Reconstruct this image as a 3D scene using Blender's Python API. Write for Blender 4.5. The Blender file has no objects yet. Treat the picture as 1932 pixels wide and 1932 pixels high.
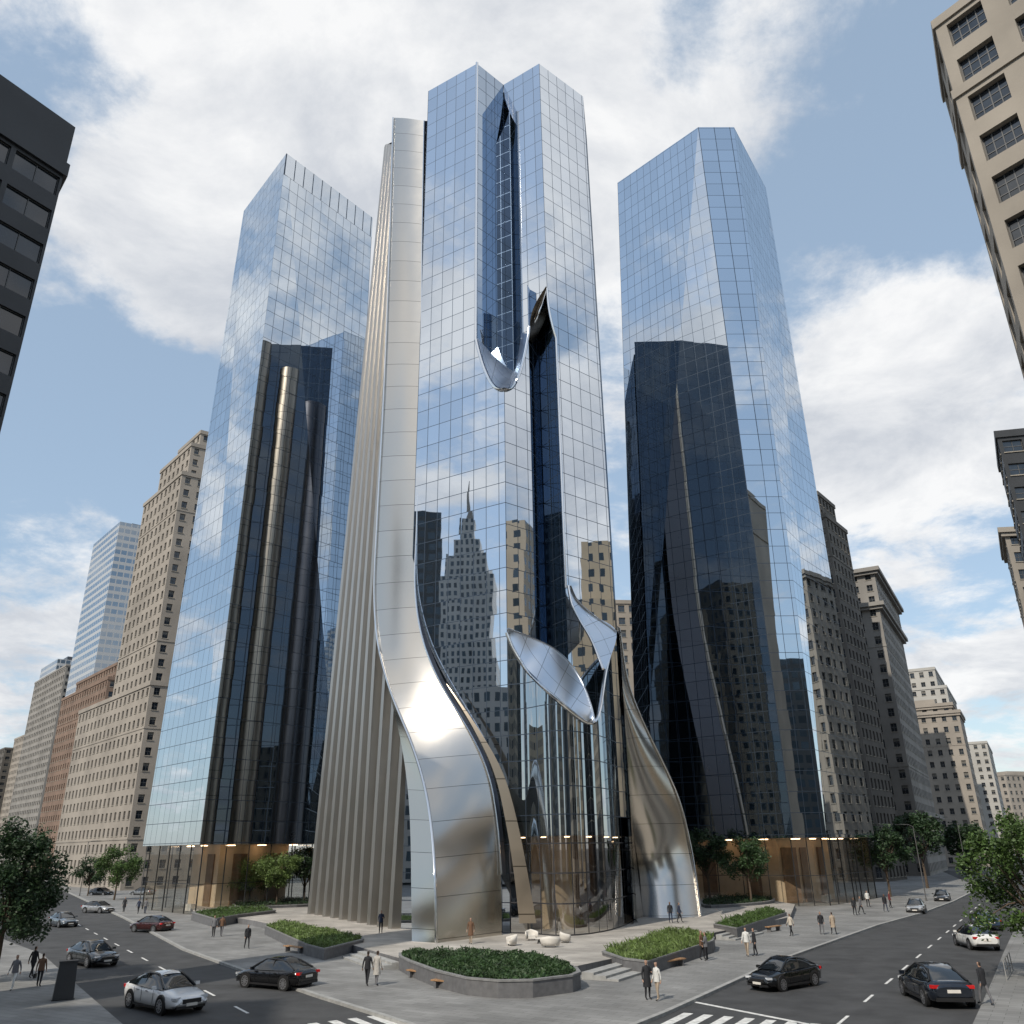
import bpy, bmesh, math, random
from mathutils import Vector, Matrix
random.seed(7)
S=bpy.context.scene; COL=S.collection
F=1565.0; H=7.2; p=math.atan(634/1565); r=math.radians(-0.8)
fw=Vector((0,math.cos(p),math.sin(p))); r0=Vector((1,0,0)); u0=Vector((0,-math.sin(p),math.cos(p)))
rt=r0*math.cos(r)+u0*math.sin(r); up=-r0*math.sin(r)+u0*math.cos(r)
CAM=Vector((0,0,H)); ZR=-0.70; ZS=-0.55
def ray(u,v): return fw+rt*((u-966)/F)+up*((966-v)/F)
def P(u,v,y=None,z=None):
    d=ray(u,v)
    t=(y/d.y) if y is not None else (z-H)/d.z
    return CAM+d*t
def P2(u,v,z): q=P(u,v,z=z); return Vector((q.x,q.y))
def proj(q):
    d=Vector(q)-CAM; w=d.dot(fw); return 966+F*d.dot(rt)/w, 966-F*d.dot(up)/w
def line_at(a,b,u,v):
    d=ray(u,v); e=b-a; det=e.x*(-d.y)+d.x*e.y
    s=(-a.x*(-d.y)-d.x*a.y)/det
    return a+e*s
def zof(u,v,q): return P(u,v,y=q.y).z
# ---------------- materials
def newmat(n):
    m=bpy.data.materials.new(n); m.use_nodes=True; nt=m.node_tree
    for k in list(nt.nodes): nt.nodes.remove(k)
    return m,nt,nt.nodes,nt.links
def N(nt,t,**k):
    n=nt.nodes.new(t)
    for a,b in k.items(): setattr(n,a,b)
    return n
def math_(nt,op,a,b=None,c=None):
    n=nt.nodes.new('ShaderNodeMath'); n.operation=op
    for i,x in enumerate((a,b,c)):
        if x is None: continue
        if isinstance(x,(int,float)): n.inputs[i].default_value=x
        else: nt.links.new(x,n.inputs[i])
    return n.outputs[0]
def mixc(nt,f,a,b,t='MIX'):
    n=nt.nodes.new('ShaderNodeMix'); n.data_type='RGBA'; n.blend_type=t
    for i,x in ((0,f),(6,a),(7,b)):
        if isinstance(x,(int,float)): n.inputs[i].default_value=x
        elif isinstance(x,tuple): n.inputs[i].default_value=(*x[:3],1)
        else: nt.links.new(x,n.inputs[i])
    return n.outputs[2]
def pr(n,c,rough=.6,metal=0,ns=1.0,amt=.2,bump=0,bs=20,spec=.5,emit=0):
    m,nt,ns_,L=newmat(n)
    o=N(nt,'ShaderNodeOutputMaterial'); b=N(nt,'ShaderNodeBsdfPrincipled'); L.new(b.outputs[0],o.inputs[0])
    tc=N(nt,'ShaderNodeTexCoord')
    no=N(nt,'ShaderNodeTexNoise'); no.inputs['Scale'].default_value=ns; no.inputs['Detail'].default_value=6; L.new(tc.outputs['Object'],no.inputs[0])
    lo=tuple(x*(1-amt) for x in c); hi=tuple(min(1,x*(1+amt)) for x in c)
    mr=N(nt,'ShaderNodeMapRange'); mr.inputs[1].default_value=.3; mr.inputs[2].default_value=.7; L.new(no.outputs[0],mr.inputs[0])
    L.new(mixc(nt,mr.outputs[0],lo,hi),b.inputs['Base Color'])
    b.inputs['Roughness'].default_value=rough; b.inputs['Metallic'].default_value=metal
    b.inputs['Specular IOR Level'].default_value=spec
    if emit: b.inputs['Emission Color'].default_value=(*c,1); b.inputs['Emission Strength'].default_value=emit
    if bump:
        n2=N(nt,'ShaderNodeTexNoise'); n2.inputs['Scale'].default_value=bs; n2.inputs['Detail'].default_value=4; L.new(tc.outputs['Object'],n2.inputs[0])
        bp=N(nt,'ShaderNodeBump'); bp.inputs['Strength'].default_value=bump; bp.inputs['Distance'].default_value=.05
        L.new(n2.outputs[0],bp.inputs['Height']); L.new(bp.outputs[0],b.inputs['Normal'])
    return m
def gridmask(nt,cw,rh,lw,lh=None):
    uv=N(nt,'ShaderNodeTexCoord'); sp=N(nt,'ShaderNodeSeparateXYZ'); nt.links.new(uv.outputs['UV'],sp.inputs[0])
    a=math_(nt,'DIVIDE',sp.outputs[0],cw); b=math_(nt,'DIVIDE',sp.outputs[1],rh)
    fa=math_(nt,'FRACT',a); fb=math_(nt,'FRACT',b)
    ma=math_(nt,'LESS_THAN',fa,lw/cw); mb=math_(nt,'LESS_THAN',fb,(lh or lw)/rh)
    line=math_(nt,'MAXIMUM',ma,mb)
    cx=N(nt,'ShaderNodeCombineXYZ'); nt.links.new(math_(nt,'FLOOR',a),cx.inputs[0]); nt.links.new(math_(nt,'FLOOR',b),cx.inputs[1])
    wn=N(nt,'ShaderNodeTexWhiteNoise'); nt.links.new(cx.outputs[0],wn.inputs[0])
    return line,wn,fa,fb,sp
def glass(n,tint,cw,rh,lw=.08,base=(.015,.025,.035),minr=.8,linec=(.05,.07,.10),tilt=.0035,rough=.012,wave=.002,lh=None,lm=.6):
    m,nt,_,L=newmat(n)
    line,wn,fa,fb,sp=gridmask(nt,cw,rh,lw,lh)
    g=N(nt,'ShaderNodeNewGeometry'); vm=N(nt,'ShaderNodeVectorMath',operation='SUBTRACT'); L.new(wn.outputs['Color'],vm.inputs[0]); vm.inputs[1].default_value=(.5,.5,.5)
    vs=N(nt,'ShaderNodeVectorMath',operation='SCALE'); L.new(vm.outputs[0],vs.inputs[0]); vs.inputs['Scale'].default_value=tilt
    no=N(nt,'ShaderNodeTexNoise'); no.inputs['Scale'].default_value=.35; no.inputs['Detail'].default_value=1; L.new(g.outputs['Position'],no.inputs[0])
    v2=N(nt,'ShaderNodeVectorMath',operation='SUBTRACT'); L.new(no.outputs['Color'],v2.inputs[0]); v2.inputs[1].default_value=(.5,.5,.5)
    v3=N(nt,'ShaderNodeVectorMath',operation='SCALE'); L.new(v2.outputs[0],v3.inputs[0]); v3.inputs['Scale'].default_value=wave*2
    ad=N(nt,'ShaderNodeVectorMath',operation='ADD'); L.new(vs.outputs[0],ad.inputs[0]); L.new(v3.outputs[0],ad.inputs[1])
    a2=N(nt,'ShaderNodeVectorMath',operation='ADD'); L.new(ad.outputs[0],a2.inputs[0]); L.new(g.outputs['Normal'],a2.inputs[1])
    nn=N(nt,'ShaderNodeVectorMath',operation='NORMALIZE'); L.new(a2.outputs[0],nn.inputs[0])
    gl=N(nt,'ShaderNodeBsdfGlossy'); gl.inputs['Roughness'].default_value=rough; L.new(nn.outputs[0],gl.inputs['Normal'])
    t0=tuple(x*.92 for x in tint); L.new(mixc(nt,wn.outputs['Value'],t0,tint),gl.inputs['Color'])
    df=N(nt,'ShaderNodeBsdfDiffuse'); df.inputs['Color'].default_value=(*base,1)
    lw_=N(nt,'ShaderNodeLayerWeight'); lw_.inputs[0].default_value=.35
    fac=math_(nt,'MULTIPLY_ADD',lw_.outputs['Facing'],1-minr,minr)
    mx=N(nt,'ShaderNodeMixShader'); L.new(fac,mx.inputs[0]); L.new(df.outputs[0],mx.inputs[1]); L.new(gl.outputs[0],mx.inputs[2])
    ln=N(nt,'ShaderNodeBsdfPrincipled'); ln.inputs['Base Color'].default_value=(*linec,1); ln.inputs['Metallic'].default_value=lm; ln.inputs['Roughness'].default_value=.4
    m2=N(nt,'ShaderNodeMixShader'); L.new(line,m2.inputs[0]); L.new(mx.outputs[0],m2.inputs[1]); L.new(ln.outputs[0],m2.inputs[2])
    o=N(nt,'ShaderNodeOutputMaterial'); L.new(m2.outputs[0],o.inputs[0]); return m
def clearglass(n,fac=.3,grid=None):
    m,nt,_,L=newmat(n)
    gl=N(nt,'ShaderNodeBsdfGlossy'); gl.inputs['Roughness'].default_value=.02
    tr=N(nt,'ShaderNodeBsdfTransparent'); tr.inputs[0].default_value=(.88,.88,.85,1)
    mx=N(nt,'ShaderNodeMixShader'); mx.inputs[0].default_value=fac; L.new(tr.outputs[0],mx.inputs[1]); L.new(gl.outputs[0],mx.inputs[2])
    o=N(nt,'ShaderNodeOutputMaterial'); res=mx.outputs[0]
    if grid:
        line,wn,fa,fb,sp=gridmask(nt,grid[0],grid[1],.11)
        ln=N(nt,'ShaderNodeBsdfPrincipled'); ln.inputs['Base Color'].default_value=(.03,.03,.035,1); m2=N(nt,'ShaderNodeMixShader'); L.new(line,m2.inputs[0]); L.new(res,m2.inputs[1]); L.new(ln.outputs[0],m2.inputs[2]); res=m2.outputs[0]
    L.new(res,o.inputs[0]); return m
def metal(n,c,rough=.28,cw=50,rh=3.2,lw=.05,amt=.06,var=.16):
    m,nt,_,L=newmat(n)
    line,wn,fa,fb,sp=gridmask(nt,cw,rh,lw)
    b=N(nt,'ShaderNodeBsdfPrincipled'); b.inputs['Metallic'].default_value=1
    g=N(nt,'ShaderNodeNewGeometry'); no=N(nt,'ShaderNodeTexNoise'); no.inputs['Scale'].default_value=.5; no.inputs['Detail'].default_value=5; L.new(g.outputs['Position'],no.inputs[0])
    L.new(math_(nt,'MULTIPLY_ADD',no.outputs[0],var,rough-var/2),b.inputs['Roughness'])
    c0=mixc(nt,wn.outputs['Value'],tuple(x*(1-amt) for x in c),c)
    L.new(mixc(nt,line,c0,(c[0]*.25,c[1]*.25,c[2]*.25)),b.inputs['Base Color'])
    o=N(nt,'ShaderNodeOutputMaterial'); L.new(b.outputs[0],o.inputs[0]); return m
def fmat(n,c,cw,rh,wf,hf,gl=(.02,.03,.04)):
    m,nt,_,L=newmat(n)
    line,wn,fa,fb,sp=gridmask(nt,cw,rh,.01)
    ga=math_(nt,'LESS_THAN',math_(nt,'ABSOLUTE',math_(nt,'SUBTRACT',fa,.5)),wf/2)
    gb=math_(nt,'LESS_THAN',math_(nt,'ABSOLUTE',math_(nt,'SUBTRACT',fb,.5)),hf/2)
    w=math_(nt,'MULTIPLY',ga,gb)
    b=N(nt,'ShaderNodeBsdfPrincipled')
    g=N(nt,'ShaderNodeNewGeometry'); no=N(nt,'ShaderNodeTexNoise'); no.inputs['Scale'].default_value=.12; no.inputs['Detail'].default_value=6; L.new(g.outputs['Position'],no.inputs[0])
    c0=mixc(nt,no.outputs[0],tuple(x*.7 for x in c),tuple(min(1,x*1.25) for x in c))
    gv=mixc(nt,wn.outputs['Value'],gl,tuple(x*3 for x in gl))
    L.new(mixc(nt,w,c0,gv),b.inputs['Base Color'])
    L.new(math_(nt,'MULTIPLY_ADD',w,-.7,.8),b.inputs['Roughness'])
    o=N(nt,'ShaderNodeOutputMaterial'); L.new(b.outputs[0],o.inputs[0]); return m
def paving(n,c,bw,bh,rot,mort=.012,amt=.12,rough=.75):
    m,nt,_,L=newmat(n)
    g=N(nt,'ShaderNodeNewGeometry'); mp=N(nt,'ShaderNodeMapping'); mp.inputs['Rotation'].default_value=(0,0,rot); L.new(g.outputs['Position'],mp.inputs[0])
    br=N(nt,'ShaderNodeTexBrick'); L.new(mp.outputs[0],br.inputs[0]); br.inputs['Scale'].default_value=1; br.inputs['Brick Width'].default_value=bw; br.inputs['Row Height'].default_value=bh
    br.inputs['Mortar Size'].default_value=mort; br.inputs['Color1'].default_value=(*[x*(1-amt) for x in c],1); br.inputs['Color2'].default_value=(*[x*(1+amt) for x in c],1); br.inputs['Mortar'].default_value=(*[x*.4 for x in c],1)
    no=N(nt,'ShaderNodeTexNoise'); no.inputs['Scale'].default_value=.25; no.inputs['Detail'].default_value=7; L.new(g.outputs['Position'],no.inputs[0])
    mr=N(nt,'ShaderNodeMapRange'); mr.inputs[1].default_value=.3; mr.inputs[2].default_value=.7; mr.inputs[3].default_value=.66; mr.inputs[4].default_value=1.12; L.new(no.outputs[0],mr.inputs[0])
    cc=N(nt,'ShaderNodeCombineXYZ')
    for i in range(3): L.new(mr.outputs[0],cc.inputs[i])
    b=N(nt,'ShaderNodeBsdfPrincipled'); L.new(mixc(nt,1.0,br.outputs[0],cc.outputs[0],'MULTIPLY'),b.inputs['Base Color']); b.inputs['Roughness'].default_value=rough
    o=N(nt,'ShaderNodeOutputMaterial'); L.new(b.outputs[0],o.inputs[0]); return m
def leafmat(n,c):
    m,nt,_,L=newmat(n)
    g=N(nt,'ShaderNodeNewGeometry'); no=N(nt,'ShaderNodeTexNoise'); no.inputs['Scale'].default_value=1.2; no.inputs['Detail'].default_value=3; L.new(g.outputs['Position'],no.inputs[0])
    mr=N(nt,'ShaderNodeMapRange'); mr.inputs[1].default_value=.35; mr.inputs[2].default_value=.65; L.new(no.outputs[0],mr.inputs[0])
    col=mixc(nt,mr.outputs[0],tuple(x*.55 for x in c),tuple(x*1.5 for x in c))
    d=N(nt,'ShaderNodeBsdfPrincipled'); d.inputs['Roughness'].default_value=.55; L.new(col,d.inputs['Base Color'])
    t=N(nt,'ShaderNodeBsdfTranslucent'); L.new(col,t.inputs[0])
    mx=N(nt,'ShaderNodeMixShader'); mx.inputs[0].default_value=.25; L.new(d.outputs[0],mx.inputs[1]); L.new(t.outputs[0],mx.inputs[2])
    o=N(nt,'ShaderNodeOutputMaterial'); L.new(mx.outputs[0],o.inputs[0]); return m
M={}
M['gl']=glass('tower_glass',(.77,.82,.88),1.7,2.5,.075)
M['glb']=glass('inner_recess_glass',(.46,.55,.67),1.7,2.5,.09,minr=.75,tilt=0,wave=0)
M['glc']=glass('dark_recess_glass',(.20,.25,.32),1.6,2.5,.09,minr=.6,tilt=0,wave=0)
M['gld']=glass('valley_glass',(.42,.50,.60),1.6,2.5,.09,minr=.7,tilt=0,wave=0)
M['glk']=glass('rear_dark_glass',(.16,.19,.23),2.2,3.4,.12,minr=.5,tilt=.004,base=(.006,.008,.01))
M['gls']=glass('side_tower_glass',(.77,.83,.89),2.0,2.8,.08)
M['glr']=glass('lower_glass',(.55,.60,.64),1.7,2.5,.09,minr=.7,tilt=.003,wave=.001)
M['pale']=glass('parapet_glass',(.95,.97,1.0),2.2,6.4,.2,base=(.5,.6,.68),minr=.45)
M['steel']=metal('brushed_steel',(.60,.565,.51),.20,60,3.3,.05,var=.05)
M['fin']=metal('fin_metal',(.47,.445,.41),.34,80,60,.01)
M['dmetal']=metal('dark_metal',(.10,.10,.11),.3,60,6,.05)
M['lip']=metal('polished_lip',(.82,.82,.82),.12,90,90,.001,var=.02)
M['scoop']=metal('scoop_panels',(.70,.76,.84),.30,2.6,2.6,.05,var=.03)
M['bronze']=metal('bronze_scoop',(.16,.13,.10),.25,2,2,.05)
M['brz']=metal('champagne_cladding',(.42,.36,.29),.36,3,4,.1)
M['clear']=clearglass('lobby_glass',.16)
M['clearg']=clearglass('base_lobby_glass',.38,(1.7,2.5))
M['asphalt']=pr('asphalt',(.048,.049,.051),.8,0,.6,.3,.3,30)
M['ground']=pr('far_ground',(.09,.09,.088),.9,0,.02,.3)
M['roofm']=pr('roof_gravel',(.12,.12,.115),.9,0,.5,.3)
M['pave']=paving('pavement_slabs',(.23,.23,.225),1.2,.6,.55)
M['plaza']=paving('plaza_slabs',(.40,.375,.34),1.5,.75,.6)
M['kerb']=pr('kerb_stone',(.31,.31,.30),.8,0,2,.2)
M['granite']=paving('granite_wall',(.17,.17,.175),1.6,.6,0,.01)
M['planter']=pr('planter_stone',(.13,.13,.135),.65,0,3,.18,.2,40)
M['coping']=pr('planter_coping',(.2,.2,.2),.65,0,3,.18)
M['soil']=pr('soil',(.03,.024,.018),.95)
M['white']=pr('road_paint',(.62,.62,.60),.7,0,3,.25)
M['beige']=pr('lobby_travertine',(.62,.49,.35),.5,0,.4,.15)
M['walnut']=pr('lobby_walnut',(.20,.13,.08),.5,0,1,.25)
M['glowm']=pr('added_lobby_glow',(1,.72,.45),.5,0,1,.02,emit=7)  # warm emission added to make the lobbies glow, no known fixture
M['wood']=pr('bench_wood',(.35,.2,.1),.5,0,4,.3)
M['black']=pr('black_trim',(.015,.015,.016),.4)
M['frame']=pr('dark_frame',(.05,.052,.055),.4,.5)
M['limestone']=pr('limestone',(.31,.275,.23),.85,0,.12,.18,.15,3)
M['tan']=pr('tan_stone',(.31,.275,.235),.85,0,.1,.18,.15,3)
M['brown']=pr('brown_brick',(.20,.135,.10),.85,0,.15,.2,.2,4)
M['grey']=pr('grey_stone',(.25,.235,.215),.85,0,.12,.2,.15,3)
M['dgrey']=pr('dark_stone',(.115,.105,.093),.85,0,.12,.25,.15,3)
M['palest']=pr('pale_stone',(.40,.385,.355),.85,0,.1,.12)
M['char']=pr('charcoal_cladding',(.035,.037,.04),.5,0,.3,.2)
M['winglass']=pr('window_pane',(.02,.026,.034),.06,0,.5,.4,spec=.9)
M['blind']=pr('window_blind',(.16,.15,.13),.3,0,.5,.3)
M['wframe']=pr('window_frame_metal',(.10,.10,.10),.5)
M['sill']=pr('sill_stone',(.33,.30,.25),.8)
M['trunk']=pr('bark',(.09,.065,.045),.9,0,3,.3,.5,15)
M['leafA']=leafmat('leaf_green',(.065,.115,.028))
M['leafB']=leafmat('leaf_dark',(.028,.058,.022))
M['leafC']=leafmat('leaf_light',(.13,.19,.055))
M['leafD']=leafmat('shrub_green',(.04,.08,.028))
M['tyre']=pr('tyre_rubber',(.012,.012,.012),.8)
M['rim']=pr('alloy_rim',(.5,.5,.52),.3,.9)
M['carglass']=pr('car_glass',(.01,.013,.016),.04,0,spec=1)
M['headl']=pr('headlight_lens',(.7,.72,.75),.1,.3)
M['taill']=pr('taillight_lens',(.5,.01,.01),.2)
M['cush']=pr('cream_cushion',(.62,.59,.54),.8)
def paint(n,c): 
    m=pr(n,c,.22,.5 if max(c)<.5 else 0,2,.05); b=[k for k in m.node_tree.nodes if k.type=='BSDF_PRINCIPLED'][0]; b.inputs['Coat Weight'].default_value=1; b.inputs['Coat Roughness'].default_value=.03; return m
# ---------------- builders
class MB:
    def __init__(s): s.v=[];s.f=[];s.uv=[];s.m=[]
    def poly(s,pts,uv=None,m=0):
        i=len(s.v); s.v+=[Vector(q) for q in pts]; s.f.append(tuple(range(i,i+len(pts)))); s.uv.append(uv or [(q[0],q[1]) for q in pts]); s.m.append(m)
    def box(s,c,d,rz=0,m=0,taper=1):
        R=Matrix.Rotation(rz,3,'Z'); c=Vector(c); q=[]
        for z in (-.5,.5):
            k=taper if z>0 else 1
            for x,y in ((-.5,-.5),(.5,-.5),(.5,.5),(-.5,.5)): q.append(c+R@Vector((x*d[0]*k,y*d[1]*k,z*d[2])))
        for f in ((0,3,2,1),(4,5,6,7),(0,1,5,4),(1,2,6,5),(2,3,7,6),(3,0,4,7)): s.poly([q[i] for i in f],m=m)
    def wall(s,a,b,z0,z1,m=0,ua=0):
        l=(Vector(b[:2])-Vector(a[:2])).length
        s.poly([(a[0],a[1],z0),(b[0],b[1],z0),(b[0],b[1],z1),(a[0],a[1],z1)],[(ua,z0),(ua+l,z0),(ua+l,z1),(ua,z1)],m); return ua+l
    def prism(s,pts,z0,z1,m=0,mc=None,bottom=True):
        n=len(pts); ua=0
        for i in range(n): ua=s.wall(pts[i],pts[(i+1)%n],z0,z1,m,ua)
        mc=m if mc is None else mc
        s.poly([(q[0],q[1],z1) for q in pts],m=mc)
        if bottom: s.poly([(q[0],q[1],z0) for q in reversed(pts)],m=mc)
    def grid(s,rows,m=0,uvs=None):
        i0=len(s.v); nr=len(rows); nc=len(rows[0])
        for rw in rows: s.v+=[Vector(q) for q in rw]
        if uvs is None:
            uvs=[]; vv=0
            for i,rw in enumerate(rows):
                if i: vv+=(Vector(rw[nc//2])-Vector(rows[i-1][nc//2])).length
                uu=0; l=[]
                for j in range(nc):
                    if j: uu+=(Vector(rw[j])-Vector(rw[j-1])).length
                    l.append((uu+.3,vv+.3))
                uvs.append(l)
        for i in range(nr-1):
            for j in range(nc-1):
                s.f.append((i0+i*nc+j,i0+i*nc+j+1,i0+(i+1)*nc+j+1,i0+(i+1)*nc+j))
                s.uv.append([uvs[i][j],uvs[i][j+1],uvs[i+1][j+1],uvs[i+1][j]]); s.m.append(m)
    def tube(s,pts,rad,n=6,m=0):
        pts=[Vector(q) for q in pts]; rows=[]
        for i,q in enumerate(pts):
            d=(pts[min(i+1,len(pts)-1)]-pts[max(i-1,0)]).normalized()
            a=d.cross(Vector((0.13,.21,1) if abs(d.z)<.9 else (1,.1,0))).normalized(); b=d.cross(a)
            rr=rad[i] if isinstance(rad,(list,tuple)) else rad
            rows.append([q+(a*math.cos(k*2*math.pi/n)+b*math.sin(k*2*math.pi/n))*rr for k in range(n+1)])
        s.grid(rows,m); s.poly(rows[0][:-1],m=m); s.poly(rows[-1][:-1],m=m)
    def mesh(s,name,mats,org=(0,0,0),smooth=False):
        me=bpy.data.meshes.new(name); o=Vector(org)
        me.from_pydata([v-o for v in s.v],[],s.f)
        for m in mats: me.materials.append(m)
        ul=me.uv_layers.new(name='UVMap'); fl=[c for f in s.uv for q in f for c in q]; ul.data.foreach_set('uv',fl)
        me.polygons.foreach_set('material_index',s.m)
        if smooth: me.polygons.foreach_set('use_smooth',[True]*len(s.f))
        me.update(); return me
    def build(s,name,mats,parent=None,smooth=False):
        if not isinstance(mats,(list,tuple)): mats=[mats]
        org=parent.location if parent is not None and parent.type=='EMPTY' and parent.parent is None else (0,0,0)
        if parent is not None and parent.get('local'): org=(0,0,0)
        o=bpy.data.objects.new(name,s.mesh(name,mats,org,smooth)); COL.objects.link(o)
        if parent is not None: o.parent=parent
        return o
def tag(o,label=None,cat=None,group=None,kind=None):
    if label: o['label']=label
    if cat: o['category']=cat
    if group: o['group']=group
    if kind: o['kind']=kind
    return o
def empty(name,loc,label=None,cat=None,group=None,rz=0):
    o=bpy.data.objects.new(name,None); COL.objects.link(o); o.location=loc; o.rotation_euler=(0,0,rz); o.empty_display_size=.3
    return tag(o,label,cat,group)
def inst(me,name,parent,loc=(0,0,0),rz=0):
    o=bpy.data.objects.new(name,me); COL.objects.link(o); o.parent=parent; o.location=loc; o.rotation_euler=(0,0,rz); return o
def cr(pts,n):
    pts=[Vector(q) for q in pts]; out=[]; m=len(pts)-1
    for k in range(n+1):
        t=k/n*m; i=min(int(t),m-1); f=t-i
        a=pts[max(i-1,0)];b=pts[i];c=pts[i+1];d=pts[min(i+2,m)]
        out.append(.5*((2*b)+(c-a)*f+(2*a-5*b+4*c-d)*f*f+(3*b-a-3*c+d)*f**3))
    return out
def pw(l):
    return [P(u,v,y=y) if y is not None else P(u,v,z=0.0) for (u,v,y) in l]
def pchip(xs,ys,x):
    n=len(xs); h=[xs[i+1]-xs[i] for i in range(n-1)]; dl_=[(ys[i+1]-ys[i])/h[i] for i in range(n-1)]
    def sl(i):
        if i==0: return dl_[0]
        if i==n-1: return dl_[-1]
        a,b=dl_[i-1],dl_[i]
        return (a*h[i]+b*h[i-1])/(h[i]+h[i-1])
    i=0
    while i<n-2 and x>xs[i+1]: i+=1
    t=(x-xs[i])/h[i]; m0,m1=sl(i)*h[i],sl(i+1)*h[i]
    return (2*t**3-3*t*t+1)*ys[i]+(t**3-2*t*t+t)*m0+(-2*t**3+3*t*t)*ys[i+1]+(t**3-t*t)*m1
def vcurve(pts,n,dy=0,du=0,it_=14):
    pts=[(u,v,(y if y is not None else P(u,v,z=0).y)) for u,v,y in pts]; vs=[q[1] for q in pts]
    raw=[(pchip(vs,[q[0] for q in pts],v),v,pchip(vs,[q[2] for q in pts],v)) for v in [vs[0]+(vs[-1]-vs[0])*k/n for k in range(n+1)]]
    for it in range(it_):
        raw=[raw[0]]+[((raw[i-1][0]+2*raw[i][0]+raw[i+1][0])/4,raw[i][1],(raw[i-1][2]+2*raw[i][2]+raw[i+1][2])/4) for i in range(1,n)]+[raw[-1]]
    return [P(u+du,v,y=y+dy) for u,v,y in raw]
def sheet_v(L,R,n=120,nc=8,bulge=0.0):
    a=vcurve(L,n); b=vcurve(R,n); rows=[]
    for i in range(n+1):
        rows.append([a[i].lerp(b[i],j/nc)+Vector((-.3,-1,0))*bulge*math.sin(math.pi*j/nc) for j in range(nc+1)])
    return rows
def sheet_px(L,R,n=60,nc=8,bulge=0.0):
    a=cr(pw(L),n); b=cr(pw(R),n); rows=[]
    for i in range(n+1):
        rows.append([a[i].lerp(b[i],j/nc)+Vector((0,-1,0))*bulge*math.sin(math.pi*j/nc) for j in range(nc+1)])
    return rows
def vsheet(mb,p0,p1,lo,hi,m=0,n=1,ua=0):
    l=(p1-p0).length
    for k in range(n):
        s0=k/n;s1=(k+1)/n;a=p0.lerp(p1,s0);b=p0.lerp(p1,s1)
        z=[lo(s0) if callable(lo) else lo,lo(s1) if callable(lo) else lo,hi(s1) if callable(hi) else hi,hi(s0) if callable(hi) else hi]
        mb.poly([(a.x,a.y,z[0]),(b.x,b.y,z[1]),(b.x,b.y,z[2]),(a.x,a.y,z[3])],[(ua+s0*l,z[0]),(ua+s1*l,z[1]),(ua+s1*l,z[2]),(ua+s0*l,z[3])],m)
    return ua+l
# ---------------- world, sun, camera
SUN=Vector((-.56,-.83,0)).normalized()*math.cos(math.radians(43))+Vector((0,0,math.sin(math.radians(43))))
W=bpy.data.worlds.new('World'); S.world=W; W.use_nodes=True; nt=W.node_tree
for k in list(nt.nodes): nt.nodes.remove(k)
L=nt.links; out=N(nt,'ShaderNodeOutputWorld'); bg=N(nt,'ShaderNodeBackground'); L.new(bg.outputs[0],out.inputs[0]); bg.inputs[1].default_value=.15
sky=N(nt,'ShaderNodeTexSky'); sky.sky_type='NISHITA'; sky.sun_disc=False; sky.sun_elevation=math.radians(43); sky.sun_rotation=math.atan2(SUN.x,SUN.y)%(2*math.pi); sky.dust_density=.6; sky.air_density=1.2
tc=N(nt,'ShaderNodeTexCoord'); sp=N(nt,'ShaderNodeSeparateXYZ'); L.new(tc.outputs['Generated'],sp.inputs[0])
zc=math_(nt,'ADD',math_(nt,'MAXIMUM',sp.outputs[2],0),.25)
cx=N(nt,'ShaderNodeCombineXYZ'); L.new(math_(nt,'DIVIDE',sp.outputs[0],zc),cx.inputs[0]); L.new(math_(nt,'DIVIDE',sp.outputs[1],zc),cx.inputs[1])
def wnoise(sc,det,ro,dist=0,loc=(0,0,0)):
    mpp=N(nt,'ShaderNodeMapping'); mpp.inputs['Location'].default_value=loc; L.new(cx.outputs[0],mpp.inputs[0])
    n1=N(nt,'ShaderNodeTexNoise'); n1.inputs['Scale'].default_value=sc; n1.inputs['Detail'].default_value=det; n1.inputs['Roughness'].default_value=ro; n1.inputs['Distortion'].default_value=dist; L.new(mpp.outputs[0],n1.inputs[0]); return n1.outputs[0]
acc=wnoise(2.3,12,.6,.3)
acc=math_(nt,'ADD',acc,math_(nt,'MULTIPLY_ADD',wnoise(6.5,10,.65,.2,(2,1,0)),.5,-.25))
blobs=[(330,200,16,.14),(620,120,16,.14),(850,60,16,.12),(1330,220,12,.13),(1550,120,8,.08),(1780,780,11,.16),(1640,900,8,.12),(1600,620,6,.1),(210,470,7,.16),(430,520,6,.15),(60,1080,10,.15),(1810,1210,7,.16),(1100,480,10,.1),(1690,420,7,.09),
 (60,760,11,-.16),(320,720,8,-.14),(90,250,7,-.10),(1830,250,12,-.16),(1560,430,6,-.14),(1230,60,5,-.12),(1500,640,4,-.08),(1680,1050,7,-.15),(250,900,8,-.12)]
dirs=[(ray(u,v).normalized(),deg,w) for u,v,deg,w in blobs]
dirs+=[(Vector(d).normalized(),deg,w) for d,deg,w in [((-.93,-.39,.72),14,.12),((-.9,-.2,1.2),12,-.1),((1,-.14,.9),14,.10),((1,.1,.5),12,.1),((-1,.2,.55),14,.1),((-.8,-.6,.5),10,.08)]]
for d,deg,w in dirs:
    dn=N(nt,'ShaderNodeVectorMath',operation='DOT_PRODUCT'); L.new(tc.outputs['Generated'],dn.inputs[0]); dn.inputs[1].default_value=d
    mr=N(nt,'ShaderNodeMapRange'); mr.interpolation_type='SMOOTHSTEP'; mr.inputs[1].default_value=math.cos(math.radians(deg*1.25)); mr.inputs[2].default_value=1; mr.inputs[3].default_value=0; mr.inputs[4].default_value=w; L.new(dn.outputs['Value'],mr.inputs[0])
    acc=math_(nt,'ADD',acc,mr.outputs[0])
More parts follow.
